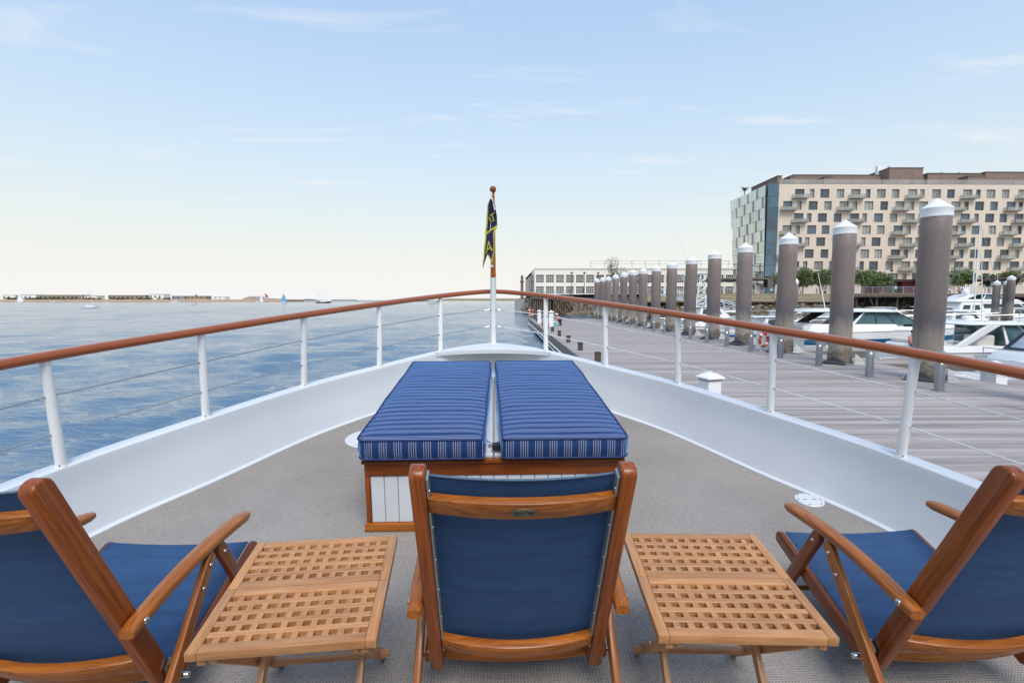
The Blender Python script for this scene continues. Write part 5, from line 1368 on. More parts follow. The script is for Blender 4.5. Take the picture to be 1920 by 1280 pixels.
edge = [(4.5, 118), (11, 108), (27, 95.0), (60, 93.5), (260, 93)]; foot_ = [(4.0, 113), (11, 102), (27, 89), (60, 87.5), (260, 87)]
b = MB(); n_ = len(edge)
b.add([(x, y, LAND_Z - 0.6) for x, y in edge] + [(x, y, -0.8) for x, y in foot_], [(i, i + 1, n_ + i + 1, n_ + i) for i in range(n_ - 1)]); tag(b.build('bank', BANK), kind='structure')
# riprap
ROCK = mat('riprap_rock', (0.17, 0.135, 0.10), 0.95, vscale=0.35, col2=(0.055, 0.045, 0.030), bump=0.6, bscale=2.0)
ico = bmesh.new(); bmesh.ops.create_icosphere(ico, subdivisions=1, radius=1); iv = [v.co.copy() for v in ico.verts]; jf = [tuple(v.index for v in f.verts) for f in ico.faces]; ico.free()
b = MB(); rr = random.Random(21)
for k in range(1500):
    i = rr.choices([0, 1, 2, 3], [0.08, 0.25, 0.40, 0.27])[0]; f = rr.random(); h = rr.random() ** 1.2
    if i == 3: f *= 0.35
    e0 = Vector((*edge[i], 2.9)).lerp(Vector((*edge[i + 1], 2.9)), f); f0 = Vector((*foot_[i], -0.3)).lerp(Vector((*foot_[i + 1], -0.3)), f)
    c = f0.lerp(e0, h) + Vector((rr.uniform(-.4, .4), rr.uniform(-.3, .2), rr.uniform(-.1, .3))); s0 = rr.uniform(0.3, 0.75)
    M_ = Matrix.Rotation(rr.random() * 6, 3, 'Z') @ Matrix.Rotation(rr.random() * 3, 3, 'X') @ Matrix.Diagonal((s0 * rr.uniform(.8, 1.5), s0, s0 * rr.uniform(.5, .9)))
    b.add([c + M_ @ (v * rr.uniform(0.75, 1.15)) for v in iv], jf)
tag(b.build('riprap', ROCK), 'heap of dark brown rocks along the waterline below the promenade', 'rocks', kind='stuff')

# boarded promenade edge, left stretch
bw = thing('boarded_quay', 'pale boarded quay edge with low rail in front of the glass building', 'quay', (43, 94, 0))
for k in range(6):
    z0 = 2.75 + 0.25 * k; yy = -2.6 + 0.32 * k
    for x0 in (-17.5, -6, 5.5):
        MB().box(x0, x0 + 11.4, yy, yy + 0.35, z0, z0 + 0.235).build('board', BOARD, bw, bevel=0.02, seg=1)
MB().box(-17.5, 17, -2.5, 0.2, 2.55, 2.74).build('beam', OLDTIMBER, bw)
for k in range(8): MB().lathe([(0.22, -0.6), (0.20, 2.55)], 8, (-16.5 + 4.6 * k, -2.0, 0)).build('pile', OLDTIMBER, bw, smooth=40)
for k in range(15): MB().box(-17.3 + 2.4 * k, -17.2 + 2.4 * k, -0.7, -0.62, 4.25, 5.25).build('rail_post', GALV, bw)
for zz in (4.6, 4.95, 5.25): MB().box(-17.3, 17, -0.69, -0.64, zz, zz + 0.05).build('rail', GALV, bw)
# piled walkway, right stretch
pw = thing('piled_walkway', 'concrete walkway on dark piles with metal railing in front of the hotel', 'walkway', (80, 91, 0))
MB().box(-19.8, 60, -2.5, 2.2, 3.75, 4.22).build('deck', CONC, pw)
MB().box(-19.8, 60, -2.58, -2.50, 3.6, 4.15).build('fascia', OLDTIMBER, pw)
for k in range(14):
    x = -18.5 + 3.6 * k
    for yy in (-1.9, 1.2): MB().lathe([(0.20, -0.8), (0.19, 3.4)], 8, (x, yy, 0)).build('pile', DARKWOOD, pw, smooth=40)
    MB().box(x - 0.5, x + 0.5, -2.3, 1.7, 3.4, 3.74).build('pile_cap', DARKWOOD, pw)
for k in range(34): MB().box(-19.6 + 1.8 * k, -19.54 + 1.8 * k, -2.3, -2.22, 4.22, 5.32).build('rail_post', GALV, pw)
for k in range(6): MB().box(-19.6, 41, -2.28, -2.24, 4.38 + 0.185 * k, 4.41 + 0.185 * k + (0.04 if k == 5 else 0)).build('rail', GALV, pw)
# old timber pier and sheet piling at the left end
op = thing('timber_pier', 'old timber pier on weathered piles with cross braces by the white building', 'pier', (9.2, 104, 0))
for k in range(17):
    for q, yy in enumerate((-2.5, 0.4, 3.0)):
        MB().lathe([(0.17, -0.8), (0.15, 3.2)], 7, (-3.6 + 0.42 * k + rr.uniform(-.06, .06) if q == 0 and k < 9 else -3.6 + 0.45 * k, yy, 0)).build('pile', OLDTIMBER, op, smooth=40)
MB().box(-3.9, 4.3, -2.9, 4.2, 3.2, 3.75).build('deck', OLDTIMBER, op)
for x in (0.4, 2.4):
    bar('brace', (x, -2.72, 0.3), (x + 1.8, -2.72, 3.0), 0.12, 0.22, OLDTIMBER, op, 0); bar('brace', (x + 1.8, -2.84, 0.3), (x, -2.84, 3.0), 0.12, 0.22, OLDTIMBER, op, 0)
for k in range(14): MB().box(-3.8 + 0.6 * k, -3.74 + 0.6 * k, -2.8, -2.74, 3.75, 4.85).build('rail_post', GALV, op)
for zz in (4.2, 4.5, 4.82): MB().box(-3.8, 4.3, -2.79, -2.75, zz, zz + 0.05).build('rail', GALV, op)
sp_ = thing('sheet_pile_wall', 'grey sheet-pile corner wall at the outermost tip of the shore', 'wall', (4.0, 128, 0))
for k in range(16): MB().box(-1.6 + 0.5 * k, -1.15 + 0.5 * k, -0.3 + 0.25 * (k % 2), 0.3 + 0.25 * (k % 2), -0.8, 2.9 + 0.05 * (k % 3)).build('sheet_pile', GREYTRIM if k < 6 else DARKWOOD, sp_)
MB().box(-0.5, 6.6, 0.6, 5.0, 2.5, 3.3).build('cap_beam', CONC, sp_)

# ------------------------------------------------------------------ hotel
HB = mat('beige_stone_cladding', (0.66, 0.555, 0.445), 0.8, var=0.08, vscale=0.4, bump=0.05, bscale=2)
BROWNB = mat('brown_brick_penthouse', (0.235, 0.165, 0.135), 0.85, var=0.25, vscale=0.7)
HGLASS = mat('hotel_window_glass', (0.085, 0.125, 0.165), 0.04, spec=0.9, var=0.7, vscale=0.22, rnd=0.5)
CURTAIN = mat('hotel_curtained_glass', (0.36, 0.36, 0.34), 0.06, spec=0.9, var=0.6, vscale=1.1, vstretch=(2, 1, 0.2), rnd=0.3)
FRAME_D = mat('dark_window_frame', (0.13, 0.11, 0.10), 0.5)
MIRROR = mat('mirror_glass', (0.64, 0.68, 0.65), 0.03, 0.75, var=0.16, vscale=0.15, rnd=0.12)
BLUEG = mat('blue_corner_glass', (0.06, 0.13, 0.18), 0.04, spec=0.9, var=0.5, vscale=0.3, rnd=0.3)
BALC = mat('balcony_slab', (0.36, 0.33, 0.30), 0.7, var=0.1)
BGLASS = mat('balcony_glass', (0.50, 0.50, 0.45), 0.10, spec=0.5, var=0.3, vscale=0.5)
BGLASS.node_tree.nodes['Principled BSDF'].inputs['Alpha'].default_value = 0.4
HY, HX0, HX1, HZ0, HTOP = 140.0, 74.0, 166.0, LAND_Z, 34.2
hotel = thing('hotel', 'beige hotel of nine storeys with mirrored glass end and small balconies', 'building', (HX0, HY, HZ0))
ST = 3.22; NF = 8; Z1 = 4.85                         # first window row's sill above the ground
wall = MB(); RV = 0.45
wins = []
ztop = HTOP - HZ0
zcur = 0.0
rw = random.Random(9)
def wq(x0, x1, z0, z1): wall.add([(x0, 0, z0), (x1, 0, z0), (x1, 0, z1), (x0, 0, z1)], [(0, 1, 2, 3)])
for r in range(NF):
    zs = Z1 - 1.0 + ST * r; ze = zs + 2.35
    wq(0, HX1 - HX0, zcur, zs); zcur = ze
    row = NF - 1 - r
    x = 1.5 + (3.1 if row % 2 == 0 else 0.0) - 0.25 * (row // 2); items = []
    x -= 15.2 if x > 3.4 else 0
    while x < HX1 - HX0 - 4:
        for dx_, wd_, kd in ((0, 2.55, 'door'), (3.75, 1.25, 'narrow'), (6.75, 2.45, 'reg'), (10.9, 2.1, 'reg')):
            jx = rw.uniform(-0.25, 0.25)
            if x + dx_ > 0.9: items.append((x + dx_ + jx, wd_, kd))
        x += 15.2
    px_ = 0.0
    for (wx, wd_, kd) in items:
        if wx + wd_ > HX1 - HX0 - 0.5: continue
        z0 = zs - (0.5 if kd == 'door' else 0) + 0.0
        wq(px_, wx, zs, ze); px_ = wx + wd_
        wall.add([(wx, 0, zs), (wx, RV, zs), (wx, RV, ze), (wx, 0, ze)], [(0, 1, 2, 3)]); wall.add([(wx + wd_, 0, zs), (wx + wd_, RV, zs), (wx + wd_, RV, ze), (wx + wd_, 0, ze)], [(0, 1, 2, 3)])
        wall.add([(wx, 0, zs), (wx + wd_, 0, zs), (wx + wd_, RV, zs), (wx, RV, zs)], [(0, 1, 2, 3)]); wall.add([(wx, 0, ze), (wx + wd_, 0, ze), (wx + wd_, RV, ze), (wx, RV, ze)], [(0, 1, 2, 3)])
        wins.append((wx, wd_, zs, ze, kd, r))
    wq(px_, HX1 - HX0, zs, ze)
wq(0, HX1 - HX0, zcur, ztop)
W_ = HX1 - HX0
wall.add([(0, 0, ztop), (W_, 0, ztop), (W_, 22, ztop), (0, 22, ztop)], [(0, 1, 2, 3)])
wall.add([(W_, 0, 0), (W_, 22, 0), (W_, 22, ztop), (W_, 0, ztop)], [(0, 1, 2, 3)]); wall.add([(0, 22, 0), (W_, 22, 0), (W_, 22, ztop), (0, 22, ztop)], [(0, 1, 2, 3)])
wall.build('facade', HB, hotel)
wcache = {}
for (wx, wd_, zs, ze, kd, r) in wins:
    key = (wd_, kd)
    h_ = ze - zs
    if key not in wcache:
        f = MB().box(0, 0.08, 0, 0.1, 0, h_).box(wd_ - 0.08, wd_, 0, 0.1, 0, h_).box(0.081, wd_ - 0.081, 0, 0.1, 0, 0.08).box(0.081, wd_ - 0.081, 0, 0.1, h_ - 0.08, h_)
        if wd_ > 1.5: f.box(wd_ * 0.62, wd_ * 0.62 + 0.07, 0, 0.1, 0.081, h_ - 0.081)
        wcache[key] = (f.mesh('window', FRAME_D), MB().box(0.04, wd_ - 0.04, 0.045, 0.06, 0.04, h_ - 0.04).mesh('pane', HGLASS), MB().box(0.04, wd_ - 0.04, 0.045, 0.06, 0.04, h_ - 0.04).mesh('pane', CURTAIN))
    w = link('window', wcache[key][0], hotel, (wx, RV - 0.12, zs)); link('pane', wcache[key][2 if rw.random() < (0.65 if r >= 5 and 12 < wx < 50 else 0.36) else 1], w)
    if kd == 'door':
        if 'bal' not in wcache:
            wcache['bal'] = (MB().hexa([(-0.4, -1.0, -0.30), (3.4, -1.0, -0.30), (3.4, -0.003, -0.42), (-0.4, -0.003, -0.42)], [(-0.6, -1.35, -0.22), (3.6, -1.35, -0.22), (3.6, -0.003, -0.22), (-0.6, -0.003, -0.22)]).mesh('balcony', BALC),
                             MB().box(-0.55, 3.55, -1.31, -1.28, -0.21, 0.72).box(-0.55, -0.52, -1.27, -0.02, -0.21, 0.72).box(3.52, 3.55, -1.27, -0.02, -0.21, 0.72).mesh('glass_guard', BGLASS),
                             MB().box(-0.57, 3.57, -1.33, -1.26, 0.725, 0.765).mesh('hand_rail', FRAME_D))
        bl = link('balcony', wcache['bal'][0], hotel, (wx - 0.3, 0, zs)); link('glass_guard', wcache['bal'][1], bl); link('hand_rail', wcache['bal'][2], bl)
        if rw.random() < 0.6:
            MB().box(2.5, 3.4, -1.0, -0.4, -0.215, 0.40).build('balcony_chair', FRAME_D, bl, bevel=0.08)
# parapet glass, penthouses
for k in range(23): MB().box(0.2 + 4 * k, 4.1 + 4 * k, 0.25, 0.30, ztop + 0.02, ztop + 1.35).build('parapet_glass', BGLASS, hotel)
MB().box(0.01, W_, 0.05, 0.5, ztop - 0.02, ztop + 0.10).build('coping', FRAME_D, hotel)
for (x0, x1, z, y0) in ((8, 48, 4.3, 8), (33.5, 43, 5.6, 5), (46, 62, 4.6, 7), (62, 92, 4.9, 6.5), (1.0, 2.2, 2.8, 3), (4.6, 5.8, 2.8, 3), (14, 16, 2.6, 3), (55, 60, 3.2, 4)):
    ph_ = MB().box(x0, x1, y0, 18, ztop - 0.1, ztop + z).build('penthouse', BROWNB, hotel)
    MB().box(x0 - 0.15, x1 + 0.15, y0 - 0.15, 18.1, ztop + z + 0.003, ztop + z + 0.18).build('coping', FRAME_D, ph_)
for x in (33, 36.5, 52, 57, 75): MB().box(x, x + 1.6, 9, 10, ztop + 4.5, ztop + 7.3 if x < 40 else ztop + 5.6).build('roof_unit', BOATW, hotel)
# blue glass corner strip
for r in range(9):
    zz = 2.2 + 3.1 * r if r else 0.2
    MB().box(-3.0, -0.02, -0.05, 0.3, zz + 0.06, zz + 3.0 if r else 2.15).build('corner_glass', BLUEG, hotel)
    MB().box(-3.05, -0.005, -0.10, 0.32, zz - 0.08, zz + 0.055).build('floor_band', FRAME_D, hotel)
MB().box(-3.04, -0.03, -0.09, 0.32, 30.05, 30.3).build('floor_band', FRAME_D, hotel)
# mirrored flank leaning outwards as it rises, 22 m deep, panes with dark paired slots between them
def flank(u, z): # u 0 near .. 1 far
    return Vector((-3.05 - (0.6 + 1.6 * u) * (z / 30.0) + 2.0 * u, 0.3 + 22.5 * u, z))
MB().add([flank(0, 0) + Vector((1.2, 0, 0)), flank(1, 0) + Vector((1.2, 0, 0)), flank(1, 29.9) + Vector((1.2, 0, 0)), flank(0, 29.9) + Vector((1.2, 0, 0)), (0, 0.35, 0), (0, 22.5, 0), (0, 22.5, 29.9), (0, 0.35, 29.9)],
         [(0, 1, 2, 3), (3, 2, 6, 7), (0, 3, 7, 4), (1, 5, 6, 2)]).build('flank_wall', FRAME_D, hotel)
for r in range(10):
    z0 = 0.05 + 2.98 * r; z1 = z0 + 2.90; sh = (0.08 * r * 1.9) % 0.24
    u = 0.0; cells = []
    first = 0.02 + sh
    while u < 0.999:
        e = min(1.0, (first if u == 0 else u + 0.208))
        if e - u > 0.01: cells.append((u, e))
        u = e + 0.044
        if u < 0.99: cells.append((e + 0.017, e + 0.027))
    for (a, c) in cells:
        tl_ = rw.uniform(-0.02, 0.02); c = min(c, 1)
        nsub = 3 if c - a > 0.12 else 1
        for q in range(nsub):
            a1 = a + (c - a) * q / nsub; c1 = a + (c - a) * (q + 1) / nsub - (0.0016 if nsub > 1 else 0)
            P_ = [flank(a1, z0), flank(c1, z0), flank(c1, z1), flank(a1, z1)]
            P_ = [p + Vector((-0.02 + tl_ * (i > 1), 0, 0)) for i, p in enumerate(P_)]
            MB().add(P_ + [p + Vector((0.06, 0, 0)) for p in P_], [(0, 1, 2, 3), (7, 6, 5, 4), (0, 4, 5, 1), (1, 5, 6, 2), (2, 6, 7, 3), (3, 7, 4, 0)]).build('pane', MIRROR, hotel)
MB().box(-14, -2.8, -2.5, 16, 4.4, 4.85).build('entrance_canopy', FRAME_D, hotel)
# roof terrace palm
def leaf_cloud(b, c, rx, ry, rz_, n, size, rnd_):
    for _ in range(n):
        while True:
            p = Vector((rnd_.uniform(-1, 1), rnd_.uniform(-1, 1), rnd_.uniform(-1, 1)))
            if 0.15 < p.length < 1: break
        p = p * (0.55 + 0.45 * rnd_.random())
        q = c + Vector((p.x * rx, p.y * ry, p.z * rz_)); s_ = size * rnd_.uniform(0.6, 1.3)
        a = Vector((rnd_.gauss(0, 1), rnd_.gauss(0, 1), rnd_.gauss(0, 0.6))).normalized(); d = a.cross(Vector((rnd_.gauss(0, 1), rnd_.gauss(0, 1), rnd_.gauss(0, 1)))).normalized()
        b.add([q - a * s_, q + d * s_ * 0.5, q + a * s_, q - d * s_ * 0.5], [(0, 1, 2, 3)])
LEAF = mat('tree_leaves', (0.085, 0.125, 0.035), 0.6, vscale=0.8, col2=(0.15, 0.19, 0.06), rnd=0.2)
LEAFD = mat('conifer_leaves', (0.06, 0.085, 0.03), 0.7, vscale=0.8, col2=(0.14, 0.13, 0.04))
BARK = mat('pale_bark', (0.22, 0.19, 0.15), 0.9, var=0.3, vscale=4)
def tree(x, y, h, w, label, leaf=LEAF, seed=0, stems=3):
    t = thing('tree', label, 'tree', (x, y, LAND_Z), 0, 'trees along the promenade'); q = random.Random(seed)
    tb = MB(); cb = MB()
    for s_ in range(stems):
        a = q.random() * 6.28; ex = w * 0.35 * math.cos(a); ey = w * 0.3 * math.sin(a)
        tb.tube([(0.1 * math.cos(a), 0.1 * math.sin(a), 0), (ex * 0.3, ey * 0.3, h * 0.35), (ex, ey, h * 0.8)], [0.10, 0.075, 0.03], 6)
        for z in (0.5, 0.65, 0.8): leaf_cloud(cb, Vector((ex * z, ey * z, h * (z + 0.04))), w * 0.42, w * 0.42, h * 0.20, 130, 0.24, q)
    for k in range(3): leaf_cloud(cb, Vector((q.uniform(-.4, .4) * w, q.uniform(-.3, .3) * w, h * q.uniform(0.5, 0.85))), w * 0.33, w * 0.33, h * 0.16, 110, 0.22, q)
    tb.build('trunk', BARK, t, smooth=50); cb.build('crown', leaf, t)
TR = [(66.0, 122), (68.6, 118), (71.4, 123), (73.6, 119), (76.4, 122), (80.6, 121), (83.0, 118), (85.8, 122), (88.0, 119), (90.6, 123), (99.0, 120), (102.0, 123), (106.5, 119), (110.0, 122), (114.5, 120), (118.5, 119)]
for k, (x, y) in enumerate(TR):
    tree(x, y, 5.6 + 0.8 * math.sin(k * 2.1), 4.2, f'small pale-stemmed green tree before the hotel, {ORD[k]} from the glass end', LEAF, k, 4)
tree(40.5, 186, 14.5, 7.0, 'tall sparse tree in front of the white building', LEAFD, 50, 2)
tree(50.0, 187, 9.5, 4.5, 'narrow dark tree beside a window bay of the white building', LEAFD, 51, 2)
pt = MB(); q = random.Random(3)
pt.tube([(0, 0, 0), (0.1, 0, 1.2)], 0.12, 6)
palm = thing('potted_palm', 'dark spiky palm on the roof terrace of the glass building', 'plant', (HX0 - 3.0, HY + 14, HZ0 + 29.8))
pt.build('stem', BARK, palm)
cb = MB()
for k in range(26):
    a = q.random() * 6.28; e = q.uniform(0.1, 1.1); d = Vector((math.cos(a) * math.cos(e), math.sin(a) * math.cos(e), math.sin(e))); sd2 = Vector((-math.sin(a), math.cos(a), 0)) * 0.16; o_ = Vector((0.1, 0, 1.2))
    ln = q.uniform(1.4, 2.3); cb.add([o_ - sd2 * 0.4, o_ + sd2 * 0.4, o_ + d * ln * 0.6 + sd2, o_ + d * ln - Vector((0, 0, 0.35)), o_ + d * ln * 0.6 - sd2], [(0, 1, 2, 3, 4)])
cb.build('fronds', LEAFD, palm)

# red pavilion, canopies
REDB = mat('red_brick', (0.20, 0.045, 0.04), 0.8, var=0.25, vscale=2)
pv = thing('red_pavilion', 'low red brick pavilion with dark roof on the promenade', 'building', (93.5, 122, LAND_Z))
MB().box(-4.8, -1.8, 0, 5, 0, 3.2).build('wall', REDB, pv); MB().box(1.6, 4.8, 0, 5, 0, 3.2).build('wall', REDB, pv)
MB().box(-1.79, 1.59, 0.8, 5, 0, 3.2).build('glass_front', GLASS_D, pv); MB().box(-5.6, 5.6, -1.4, 6, 3.2, 3.75).build('roof', MAROON, pv)
pv2 = thing('dark_canopy', 'dark slanted canopy roof at the right end of the promenade', 'canopy', (113, 117, LAND_Z))
MB().hexa([(-6, -3, 3.0), (12, -3, 4.6), (12, 4, 4.6), (-6, 4, 3.0)], [(-6, -3, 3.4), (12, -3, 5.0), (12, 4, 5.0), (-6, 4, 3.4)]).build('roof', MAROON, pv2)
for x in (-4, 1, 6, 11): rod('column', [(x, -2.4, 0), (x + 0.8, -2.4, 3.2 + (x + 6) * 0.085)], 0.12, GALV, pv2)

# ------------------------------------------------------------------ long white building
CREAM = mat('sun_tinted_concrete', (0.80, 0.755, 0.665), 0.7, var=0.06, vscale=0.2)  # white concrete, the warm low sunlight is put into its colour
WPANE = mat('grid_window_glass', (0.09, 0.11, 0.12), 0.08, spec=0.8, var=0.5, vscale=0.3, rnd=0.4)
wb = thing('white_warehouse', 'long two-storey white warehouse with gridded windows and rooftop frame', 'building', (11.6, 200, LAND_Z))
LW = 82.0; NB = 21; BAYW = LW / NB; HT = 11.2
fac = MB()
def wq2(x0, x1, z0, z1): fac.add([(x0, 0, z0), (x1, 0, z0), (x1, 0, z1), (x0, 0, z1)], [(0, 1, 2, 3)])
rowsz = [(1.4, 4.2), (5.6, 8.7)]
wq2(0, LW, 0, rowsz[0][0]); wq2(0, LW, rowsz[0][1], rowsz[1][0]); wq2(0, LW, rowsz[1][1], HT)
wf = MB(); hw_ = BAYW - 0.9
for q in range(5): wf.box(hw_ * q / 4 - 0.05, hw_ * q / 4 + 0.05, 0, 0.12, 0, 1)
for q in range(4): wf.box(0, hw_, 0.005, 0.11, q / 3 - 0.015, q / 3 + 0.015)
wfm = wf.mesh('window', CREAM); wpm = MB().box(0, hw_, 0.13, 0.16, 0, 1).mesh('pane', WPANE)
for (z0, z1) in rowsz:
    for k in range(NB):
        x0 = k * BAYW + 0.45; x1 = x0 + hw_
        wq2(k * BAYW, x0, z0, z1); wq2(x1, (k + 1) * BAYW, z0, z1)
        for pp in ([(x0, 0, z0), (x0, .4, z0), (x0, .4, z1), (x0, 0, z1)], [(x1, 0, z0), (x1, .4, z0), (x1, .4, z1), (x1, 0, z1)], [(x0, 0, z0), (x1, 0, z0), (x1, .4, z0), (x0, .4, z0)], [(x0, 0, z1), (x1, 0, z1), (x1, .4, z1), (x0, .4, z1)]): fac.add(pp, [(0, 1, 2, 3)])
        w = link('window', wfm, wb, (x0, 0.22, z0)); w.scale = (1, 1, z1 - z0); link('pane', wpm, w)
fac.add([(0, 0, HT), (LW, 0, HT), (LW, 25, HT), (0, 25, HT)], [(0, 1, 2, 3)]); fac.add([(0, 0, 0), (0, 90, 0), (0, 90, HT), (0, 0, HT)], [(0, 1, 2, 3)]); fac.add([(0, 25, 0), (0, 90, 0), (0, 90, HT), (0, 25, HT)], [(0, 1, 2, 3)])
fac.build('facade', CREAM, wb)
MB().box(-0.25, LW, -0.35, -0.004, HT - 0.25, HT + 0.25).build('cornice', CREAM, wb)
for k in range(NB + 1): MB().box(k * BAYW - 0.22, k * BAYW + 0.22, -0.22, -0.003, 0, HT - 0.9).build('pilaster', CREAM, wb)
for k in range(6):
    y = 3 + 13 * k; MB().box(-0.3, -0.004, y, y + 5, 0.8, HT - 1.5).build('side_window', WPANE, wb)
for k in range(12):
    x = 21.8 + 5.4 * k; rod('frame_post', [(x, 1, HT + 0.1), (x, 1, HT + 3.0)], 0.09, GALV, wb, 5)
    rod('frame_beam', [(x, 1, HT + 3.0), (x + 1.4, 9, HT + 3.0)], 0.07, GALV, wb, 5)
for zz in (1.8, 3.0): rod('frame_beam', [(21.8, 1, HT + zz), (21.8 + 59.4, 1, HT + zz)], 0.07, GALV, wb, 5)
bt = thing('beacon_tower', 'tiny brick beacon tower beyond the end of the white building', 'tower', (8.6, 260, 0))
MB().lathe([(0.8, 3), (0.7, 12), (1.1, 12.3), (1.1, 12.8), (0.6, 13), (0.6, 14.5), (0.9, 14.6), (0.05, 16)], 10).build('shaft', BROWNB, bt)
LAMPPOST = mat('black_lamp_post', (0.03, 0.03, 0.03), 0.5)
for k, (x, y) in enumerate(((14.5, 112), (17.3, 112), (20.3, 112), (64, 103), (78, 103), (91, 103))):
    t = thing('lamp_post', f'dark promenade lamp post, {ORD[k]} from the left', 'lamp post', (x, y, LAND_Z), 0, 'promenade lamp posts')
    rod('pole', [(0, 0, 0), (0, 0, 4.6)], [0.07, 0.05], LAMPPOST, t, 6); MB().lathe([(0.35, 4.6), (0.30, 4.75), (0.08, 4.95)], 10).build('lamp_head', LAMPPOST, t)
# people on the promenade
PP = [(50.5, 97, 'sit', 0), (56.0, 99, 'sit', 2), (60.2, 98.5, 'stand', 0), (62.0, 99, 'sit', 1), (64.0, 98, 'sit', 0), (66.5, 99, 'sit', 3), (74.0, 96.5, 'stand', 0), (84.5, 97, 'sit', 0), (86.3, 97, 'sit', 1), (13.4, 106, 'stand', 1), (16.3, 106.5, 'stand', 3), (48.6, 98, 'sit', 1)]
PL = ['in white seated on the quay left of the trees', 'in black seated under the first trees', 'in white standing by the trees', 'in red seated between the trees', 'in white seated at the rail of the boarded quay', 'in blue seated by the last tree on the boarded quay',
      'in white standing at the walkway railing', 'in white seated before the red pavilion', 'in red seated before the red pavilion', 'in red standing on the old timber pier', 'in blue standing on the old timber pier', 'in red seated under the entrance canopy']
for (x, y, po, c_), lb in zip(PP, PL): person('distant person ' + lb, po, (x, y, LAND_Z), rad(rr.uniform(120, 240)), CLOTHES[c_], CLOTHES[2], None, 1.0, 'people on the promenade')

# ================================================================== the far shore on the left
SEAW = mat('sun_tinted_seawall', (0.42, 0.285, 0.195), 0.9, var=0.15, vscale=0.02)  # brown-red wall with warm sunlight mixed into the base colour
FIELD = mat('far_ground', (0.30, 0.25, 0.15), 0.9, var=0.3, vscale=0.02)
fs_ = MB().prism([(998, -1), (1000, 4.4), (1006, 4.6), (1500, 5.0), (1500, -1)], 'x', -1700, -430).build('far_shore', SEAW); tag(fs_, kind='structure')
fs2 = MB().prism([(1100, -1), (1103, 3.0), (1600, 3.4), (1600, -1)], 'x', -429, -190).build('airfield', GREYTRIM); tag(fs2, kind='structure')
fs3 = MB().prism([(2600, -1), (2604, 7.0), (3000, 14), (3300, -1)], 'x', -330, 160).build('far_island', FIELD); tag(fs3, kind='structure')
b = MB(); q = random.Random(8)
for k in range(70):
    x = -1000 + 330 * q.random() ** 1.0 * (1 if q.random() < 0.7 else 1.05); leaf_cloud(b, Vector((x, 1030 + q.uniform(0, 30), 5.0 + q.random() * 2.0)), 6, 6, 2.5, 40, 1.4, q)
tag(b.build('far_trees', LEAFD), 'low belt of dark trees on the far left shore', 'trees', kind='stuff')
FARBROWN = mat('tan_far_building', (0.34, 0.26, 0.19), 0.8, var=0.15, vscale=0.1)
FARB = [(-1010, 26, 13, CREAM, 'pale'), (-972, 34, 14, BOATW, 'white'), (-905, 88, 13.5, FARBROWN, 'long dark brown'), (-845, 26, 12, CREAM, 'cream'), (-772, 76, 13, FARBROWN, 'second long brown'), (-712, 30, 15, BOATW, 'white cube-like'), (-668, 26, 11.5, GREYTRIM, 'small grey'), (-632, 40, 11.5, FARBROWN, 'low brown'), (-585, 22, 9.5, BOATW, 'low white')]
for k, (x, w, h, mt_, nm) in enumerate(FARB):
    t = thing('terminal_building', f'{nm} flat-roofed building on the far shore, {ORD[k]} from the left', 'building', (x, 1060, 5), 0, 'buildings on the far shore')
    MB().box(-w / 2, w / 2, 0, 20, 0, h - 5).build('wall', mt_, t); MB().box(-w / 2 - 0.4, w / 2 + 0.4, -0.4, 20.4, h - 5, h - 4.4).build('roof', GREYTRIM, t)
    for i in range(int(w / 9)): MB().box(-w / 2 + 2 + 9 * i, -w / 2 + 5 + 9 * i, -0.15, 0.3, (h - 5) * 0.35, (h - 5) * 0.75).build('window', GLASS_D, t)
t = thing('arched_hangar', 'low arched hangar roof on the far airfield', 'hangar', (-560, 1150, 3))
MB().prism([(-30 + 60 * k / 14, 9 * math.sin(math.pi * k / 14) + 0.01) for k in range(15)], 'y', 0, 40).build('roof', CONC, t)
def airliner(x, y, label, s_=1.0, mt_=REDR, rz=0):
    t = thing('airliner', label, 'airliner', (x, y, 3.2), rz, 'airliners on the far airfield')
    MB().tube([(-16, 0, 4.2), (-12, 0, 3.8), (10, 0, 3.6), (14, 0, 3.4), (16, 0, 3.0)], [0.4, 1.5, 1.9, 1.6, 0.2], 10).build('fuselage', BOATW, t, smooth=50)
    MB().prism([(-11.5, 5.2), (-16.5, 5.0), (-18.5, 11.5), (-16.3, 11.5)], 'y', -0.2, 0.2).build('tail_fin', mt_, t)
    MB().add([(3, 0, 3.0), (-3, 0, 3.0), (-8, 15, 4.0), (-6, 15, 4.0), (3, 0, 3.3), (-3, 0, 3.3), (-8, 15, 4.2), (-6, 15, 4.2)], [(0, 1, 2, 3), (4, 5, 6, 7), (0, 3, 7, 4), (1, 2, 6, 5)]).build('wing', BOATW, t)
    MB().add([(3, 0, 3.0), (-3, 0, 3.0), (-8, -15, 4.0), (-6, -15, 4.0), (3, 0, 3.3), (-3, 0, 3.3), (-8, -15, 4.2), (-6, -15, 4.2)], [(0, 1, 2, 3), (4, 5, 6, 7), (0, 3, 7, 4), (1, 2, 6, 5)]).build('wing', BOATW, t)
    for x_ in (-2, 9): rod('gear', [(x_, 0, 0), (x_, 0, 3)], 0.25, GREYTRIM, t, 5)
    t.scale = (s_,) * 3
airliner(-497, 1120, 'airliner with red tail fin parked on the far airfield', 1.25)
airliner(-655, 1130, 'airliner with dark tail fin at the left end of the airfield', 1.1, NAVYHULL)
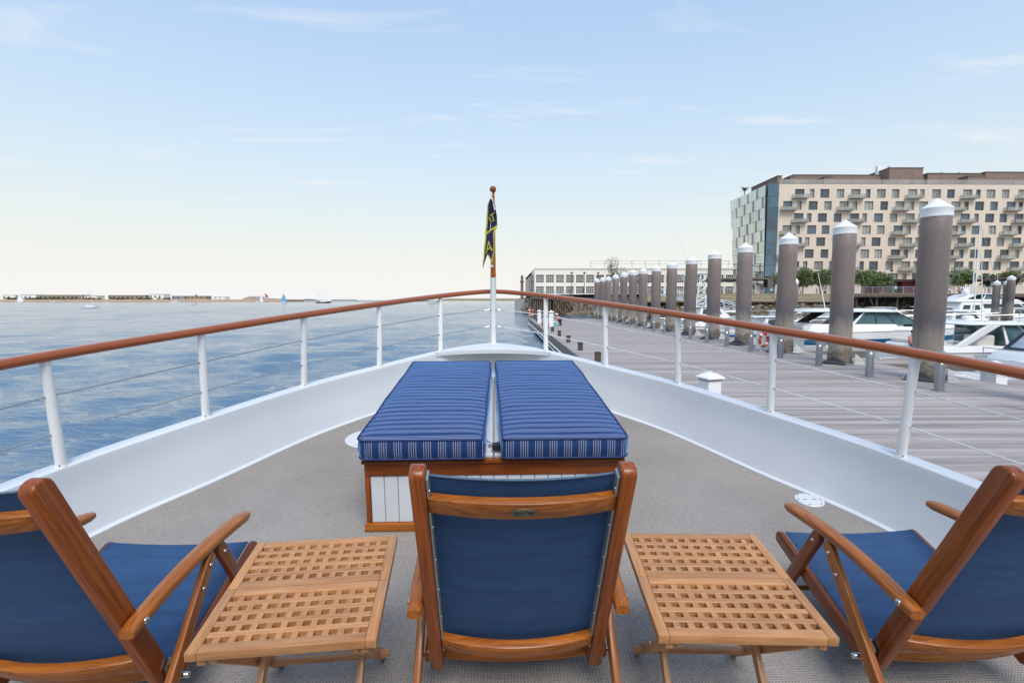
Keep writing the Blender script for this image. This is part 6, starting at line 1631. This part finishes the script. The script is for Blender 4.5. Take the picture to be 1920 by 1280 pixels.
airliner(-425, 1125, 'small white airliner near the right end of the airfield', 0.85, BOATW)
SAILW = mat('white_sail', (0.80, 0.79, 0.75), 0.8, var=0.08, vscale=0.3)
SAILT = mat('teal_sail', (0.10, 0.38, 0.50), 0.8, var=0.1, vscale=0.3)
sailboat((-640, 680, 0), rad(20), 9.0, 13.0, 'white-sailed sloop farthest to the left before the seawall', SAILW)
sailboat((-158.5, 194, 0), rad(8), 6.2, 7.2, 'cream sloop with bare mast motoring nearest on the left water')
sailboat((-298, 640, 0), rad(160), 8.5, 11.0, 'small white-sailed boat just left of the teal sail', SAILW)
sailboat((-262, 600, 0), rad(30), 9.0, 11.5, 'sloop with a tall teal sail far out on the water', SAILT)
sailboat((-322, 670, 0), rad(100), 7.5, 9.0, 'tiny white sail alone before the airfield', SAILW)
sailboat((-205, 560, 0), rad(8), 16.0, 15.5, 'two-masted schooner with dark hull and white sails', SAILW, mat('schooner_hull', (0.05, 0.035, 0.03), 0.5), None, True)
for k, ((x, y), L_, lb) in enumerate((((-452, 700), 11, 'white motor cruiser running before the seawall'), ((-212, 345), 6.0, 'small open motorboat crossing the middle of the left water'), ((-560, 640), 8, 'low white launch between the two left sailboats'), ((-118, 430), 5.5, 'tiny motorboat seen just above the yacht rail'))):
    small_cruiser((x, y, 0), rad(10 + 20 * k), L_, lb)
fr_ = thing('ferry', 'white harbour ferry with dark funnel seen over the rail near the bow', 'ferry', (-71.5, 470, 0), rad(5))
hull(fr_, 11.0, 4.0, 1.3, 1.8, BOATW, NAVYHULL, (0.6, 0.9), n_=12)
s1 = frustum(fr_, 'deckhouse', (1, 9), (1.7, 1.2), 1.3, (1.2, 8.4), (1.6, 1.1), 3.6, BOATCREAM, 0.05)
for k in range(5): pane(fr_, s1, 'right', 0.08 + 0.18 * k, 0.2 + 0.18 * k, 0.4, 0.75, GLASS_D)
MB().lathe([(0.6, 3.6), (0.5, 6.4), (0.62, 6.42), (0.62, 6.6)], 10, (4.6, 0, 0)).build('funnel', BLACKISH, fr_)
